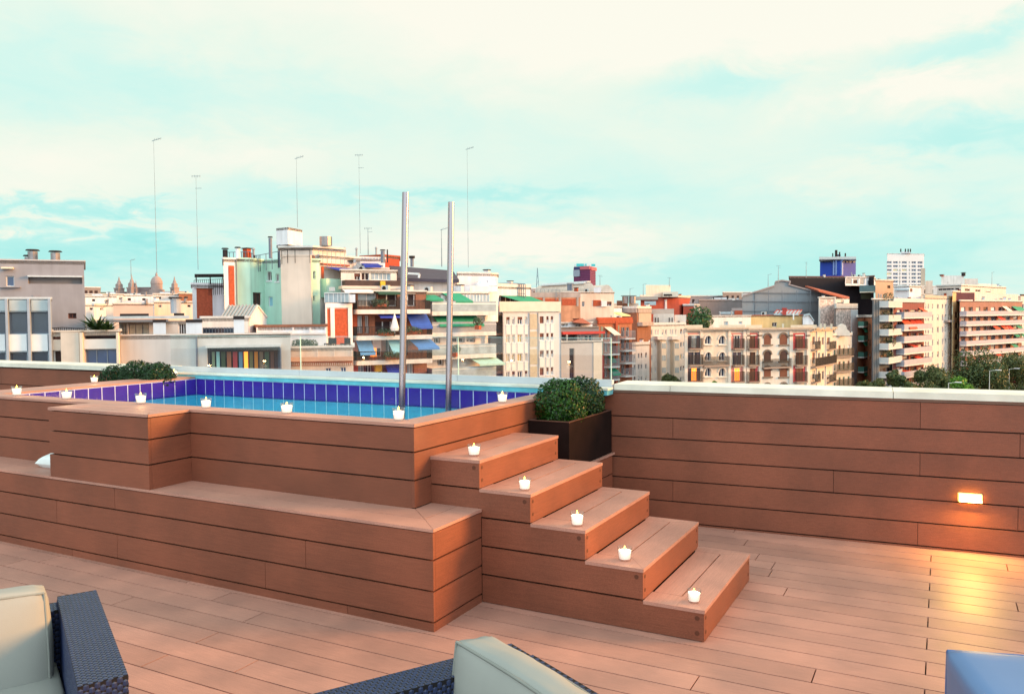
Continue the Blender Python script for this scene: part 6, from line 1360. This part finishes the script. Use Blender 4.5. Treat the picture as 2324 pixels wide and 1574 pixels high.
# fill of far city roofs behind the middle distance
ff = [(150, 230, 652), (190, 300, 668), (1200, 1300, 668), (1290, 1420, 690), (1560, 1660, 672), (1640, 1720, 664), (2020, 2130, 650), (2240, 2330, 672), (1380, 1480, 700), (1100, 1230, 655)]
for q, (x0, x1, y) in enumerate(ff):
    lb = ('grey brown', 'cream', 'dusty', 'pale tan', 'mauve', 'sandy', 'pinkish', 'light brown', 'stone', 'buff')[q]+' flat topped house in the far distance, '+('left behind the grey block', 'left of the palace towers', 'under the thin lattice mast', 'behind the peach vaulted roofs', 'left of the big gable', 'just behind the big gable', 'below the white tower', 'at the right edge', 'behind the whitewashed wall', 'behind the green awnings')[q]
    m_ = mat('far_%d' % q, [(150, 132, 126), (214, 196, 174), (178, 158, 150), (202, 180, 156), (164, 140, 140)][q % 5], .9, .1, .1)
    c = Bld('distant_house', lb, [(x0, 420), (x1, 430)], (x0, y), m_, back=30, copeh=.5, cope=slabW); c.auto(0, 3, 4.2, c.zt-1.5, 6, 1.6, 2, pane=voidM, frame=False, dep=.3); c.finish()
mb = MB(); lt = thing('lattice_mast', 'far thin triangular lattice mast above the grey block roofs', 'antenna', P3(1220, 690, 500)); a, c, t = P3(1215, 690, 500), P3(1226, 690, 500), P3(1220.5, 608, 500)
am = mat('mast_metal', (130, 158, 172), .5)
mb.bar(a, t, .35); mb.bar(c, t, .35)
for q in range(6): p, r = a.lerp(t, q/6), c.lerp(t, (q+1)/6); mb.bar(p, r, .25)
mb.build('lattice', am, lt)
antenna(358.5, 318, 620, 95, 'tallest thin aerial mast at the left, above the palace dome'); antenna(452, 400, 612, 93, 'thin aerial mast above the black pergola, second from the left', kind=1); antenna(679, 358, 516, 99, 'thin aerial mast behind the white cube tank'); antenna(820, 352, 575, 103, 'thin aerial mast just left of the taller steel pole', kind=1); antenna(1064, 337, 607, 108, 'thin aerial mast right of the shorter steel pole')
for q, (x, y0, y1, D, lb) in enumerate(((300, 590, 650, 160, 'small aerial left of the palace dome'), (838, 518, 580, 110, 'faint short aerial between the mast and the taller pole'), (1004, 520, 605, 112, 'faint short aerial between the two steel poles'), (1766, 603, 640, 205, 'small aerial left on the blue grey gable roof'), (1743, 623, 650, 205, 'shortest aerial at the left foot of the gable roof'), (1829, 595, 630, 258, 'thin aerial on the black block'), (2250, 618, 660, 275, 'thin T shaped aerial at the far right'), (1519, 630, 650, 226, 'aerial on the peach water tank tower'), (1460, 645, 672, 205, 'small aerial left of the water tank'), (2041, 615, 660, 262, 'small aerial left of the white tower'), (1430, 655, 680, 196, 'small aerial above the brown flues'), (1362, 625, 650, 190, 'small aerial beside the burgundy tower'))):
    antenna(x, y0, y1, D, lb, w_=.12+D*.0004, kind=q % 2, group='small rooftop aerials')

# ---------------- trees, street, lamps, cars
use('f')
tl = [leafmat('tree_leaf_a', (54, 68, 40), (112, 122, 74)), leafmat('tree_leaf_b', (44, 62, 36), (96, 110, 64)), leafmat('tree_leaf_c', (52, 96, 28), (110, 160, 50))]
def tree(px, yt, D, wpx, label, M, seed, n=3400):
    top = P3(px, yt, D); R0 = (P3(px+wpx, yt, D)-top).length/2*1.25; zb = GZ; H = top.z-zb; root = thing('street_tree', label, 'tree', (top.x, top.y, zb), 'plane trees along the avenue')
    mb = MB(); cz = top.z-R0*.86; rng = random.Random(seed)
    mb.tube((top.x, top.y, zb), (top.x, top.y, cz), .32, .18, n=8)
    cl_ = []
    for q in range(22):
        d = rdir(); d.z *= .85; rr = R0*rng.uniform(.3, .78); c = Vector((top.x, top.y, cz))+Vector((d.x, d.y, d.z*1.05))*rr; cl_.append((c, R0*rng.uniform(.22, .40)))
        mb.tube((top.x, top.y, cz-R0*.6), c, .12, .03, n=5)
    mb.build('trunk', bark, root); mb = MB()
    for c, r in cl_: leafball(mb, c, r, n//10, .26, rough=.3, seed=seed+c.x % 7)
    mb.build('crown', M, root)
tree(640, 1345, 178, 150, 'leftmost low round tree behind the parapet at the foot of the orange brick house', tl[1], 1); tree(760, 1350, 176, 170, 'dull green tree top below the dark ribbed tower', tl[0], 2); tree(940, 1258, 182, 150, 'tree reaching up beside the white corner balconies', tl[1], 3)
tree(1060, 1370, 180, 170, 'low dark tree below the maroon balcony tower', tl[0], 4); tree(1300, 1205, 190, 320, 'large tree below the cream block of small windows', tl[0], 5); tree(1560, 1325, 166, 190, 'bright green lower tree beside the street lamp', tl[2], 6)
tree(1700, 1048, 196, 520, 'tallest dark tree in front of the long balconied block', tl[1], 7, 5200); tree(2060, 1060, 214, 470, 'big dark tree at the right edge of the photo', tl[0], 8, 4400); tree(1870, 1225, 200, 320, 'dark tree filling the gap left of the traffic', tl[1], 9, 4000); tree(1420, 1290, 176, 200, 'mid sized tree between the large tree and the bright green one', tl[0], 10)
use('e'); tree(560, 1300, 165, 250, 'olive green tree at the foot of the art deco apartments', tl[0], 11); tree(1005, 1385, 136, 60, 'tree top just peeping over the parapet below the ornate block', tl[2], 12)
use('f')
mb = MB(); p = [P3(1500, 1900, 150), P3(2600, 1900, 150), P3(2500, 1200, 420), P3(1950, 1200, 420)]
rd = [gp(1150, 190), gp(2900, 190), gp(2700, 500), gp(2000, 500)]; mb.prism([(q.x, q.y) for q in rd], GZ+.002, GZ+.02); struct(mb.build('road', mat('asphalt', (70, 68, 72), .85, .15, .2)))
mb = MB(); 
for t in range(9):
    a = gp(2250, 200+t*28); mb.box(a.x-.1, a.x+.1, a.y-2, a.y+2, GZ+.021, GZ+.025)
struct(mb.build('lane_markings', mat('road_paint', (225, 222, 214), .7)))
def lamp(px, yt, D, label):
    t = P3(px, yt, D); root = thing('street_lamp', label, 'street lamp', (t.x, t.y, GZ), 'street lamps along the avenue'); s_ = Vector((RT.x, RT.y, 0)).normalized()
    mb = MB(); mb.tube((t.x, t.y, GZ), t, .1, .06, n=8); mb.tube(t, t+s_*1.6+Vector((0, 0, .15)), .05, .04, n=6); mb.build('post', lgrey_w, root); mb = MB(); e = t+s_*1.9+Vector((0, 0, .16)); mb.box(e.x-.6, e.x+.6, e.y-.2, e.y+.2, e.z-.08, e.z+.08); mb.build('head', white_w, root)
lamp(1450, 1380, 158, 'grey street lamp in front of the bright green tree'); lamp(1845, 1262, 176, 'street lamp with a pale head against the tallest tree'); lamp(2035, 1245, 205, 'street lamp furthest right near the big dark tree')
carR = mat('car_paint_red', (140, 40, 40), .3, .05, 1, spec=.6); carW = mat('car_paint_silver', (170, 172, 178), .3, .05, 1, spec=.6); carK = mat('car_paint_dark', (44, 44, 52), .3, .05, 1, spec=.6); tyre = mat('tyre', (28, 28, 30), .9, .05, 5)
hlM = mat('headlight_glow', (255, 230, 180), .4, 0, emit=(255, 190, 90), es=6); tlM = mat('tail_light_glow', (230, 50, 30), .4, 0, emit=(255, 50, 20), es=3)
def car(px, D, label, paint, rot, front=True):
    p = gp(px, D); root = thing('car', label, 'car', (p.x, p.y, GZ+.02), 'cars in traffic on the avenue'); c_, s_ = math.cos(rot), math.sin(rot)
    xf = Matrix.Translation((p.x, p.y, GZ+.02)) @ Matrix.Rotation(rot, 4, 'Z')
    mb = MB(); L2, W2_ = 2.15, .88
    prof = [(-L2, .35), (-L2, .75), (-L2+.15, .95), (-1.35, 1.02), (-.85, 1.45), (.55, 1.47), (1.15, 1.0), (L2-.1, .82), (L2, .6), (L2, .35)]
    n = len(prof); k = len(mb.v)
    for y in (-W2_, W2_):
        for x, z in prof: mb.v.append((x, y*(1 if z < 1.1 else .82), z))
    mb.f += [tuple(range(k, k+n)), tuple(range(k+2*n-1, k+n-1, -1))]; mb.mi += [0, 0]; mb.tone += [1., 1.]
    for i in range(n): j = (i+1) % n; mb.f.append((k+j, k+i, k+n+i, k+n+j)); mb.mi.append(0); mb.tone.append(1.)
    mb.build('body', paint, root, xf=xf)
    mb = MB(); mb.hexa([(.62, -.66, 1.4), (.62, .66, 1.4), (1.12, .72, 1.05), (1.12, -.72, 1.05), (.66, -.66, 1.44), (.66, .66, 1.44), (1.18, .72, 1.07), (1.18, -.72, 1.07)]); mb.build('windscreen', glassD, root, xf=xf)
    for x in (-1.35, 1.35):
        for y in (-.9, .72): mb = MB(); mb.tube((x, y, .32), (x, y+.18, .32), .32, n=12); mb.build('wheel', tyre, root, xf=xf)
    for y in (-.62, .62):
        e = L2 if front else -L2; mb = MB(); mb.box(e-.06, e+.06, y-.16, y+.16, .58, .74); mb.build('headlight' if front else 'tail_light', hlM if front else tlM, root, xf=xf)
aim = math.atan2(-FW.y, -FW.x)
car(2085, 224, 'red tailed dark car in the traffic, leftmost', carK, aim+math.pi+.2, False); car(2120, 220, 'silver car with bright headlights at the right edge', carW, aim+.15); car(2155, 214, 'second car with headlights nearest the right edge', carK, aim+.1); car(2100, 236, 'red car behind the headlights', carR, aim+.2); car(2140, 240, 'furthest silver car of the traffic', carW, aim+.12)
scn.cycles.max_bounces = 8; scn.cycles.transparent_max_bounces = 12; scn.cycles.caustics_refractive = False; scn.cycles.caustics_reflective = False
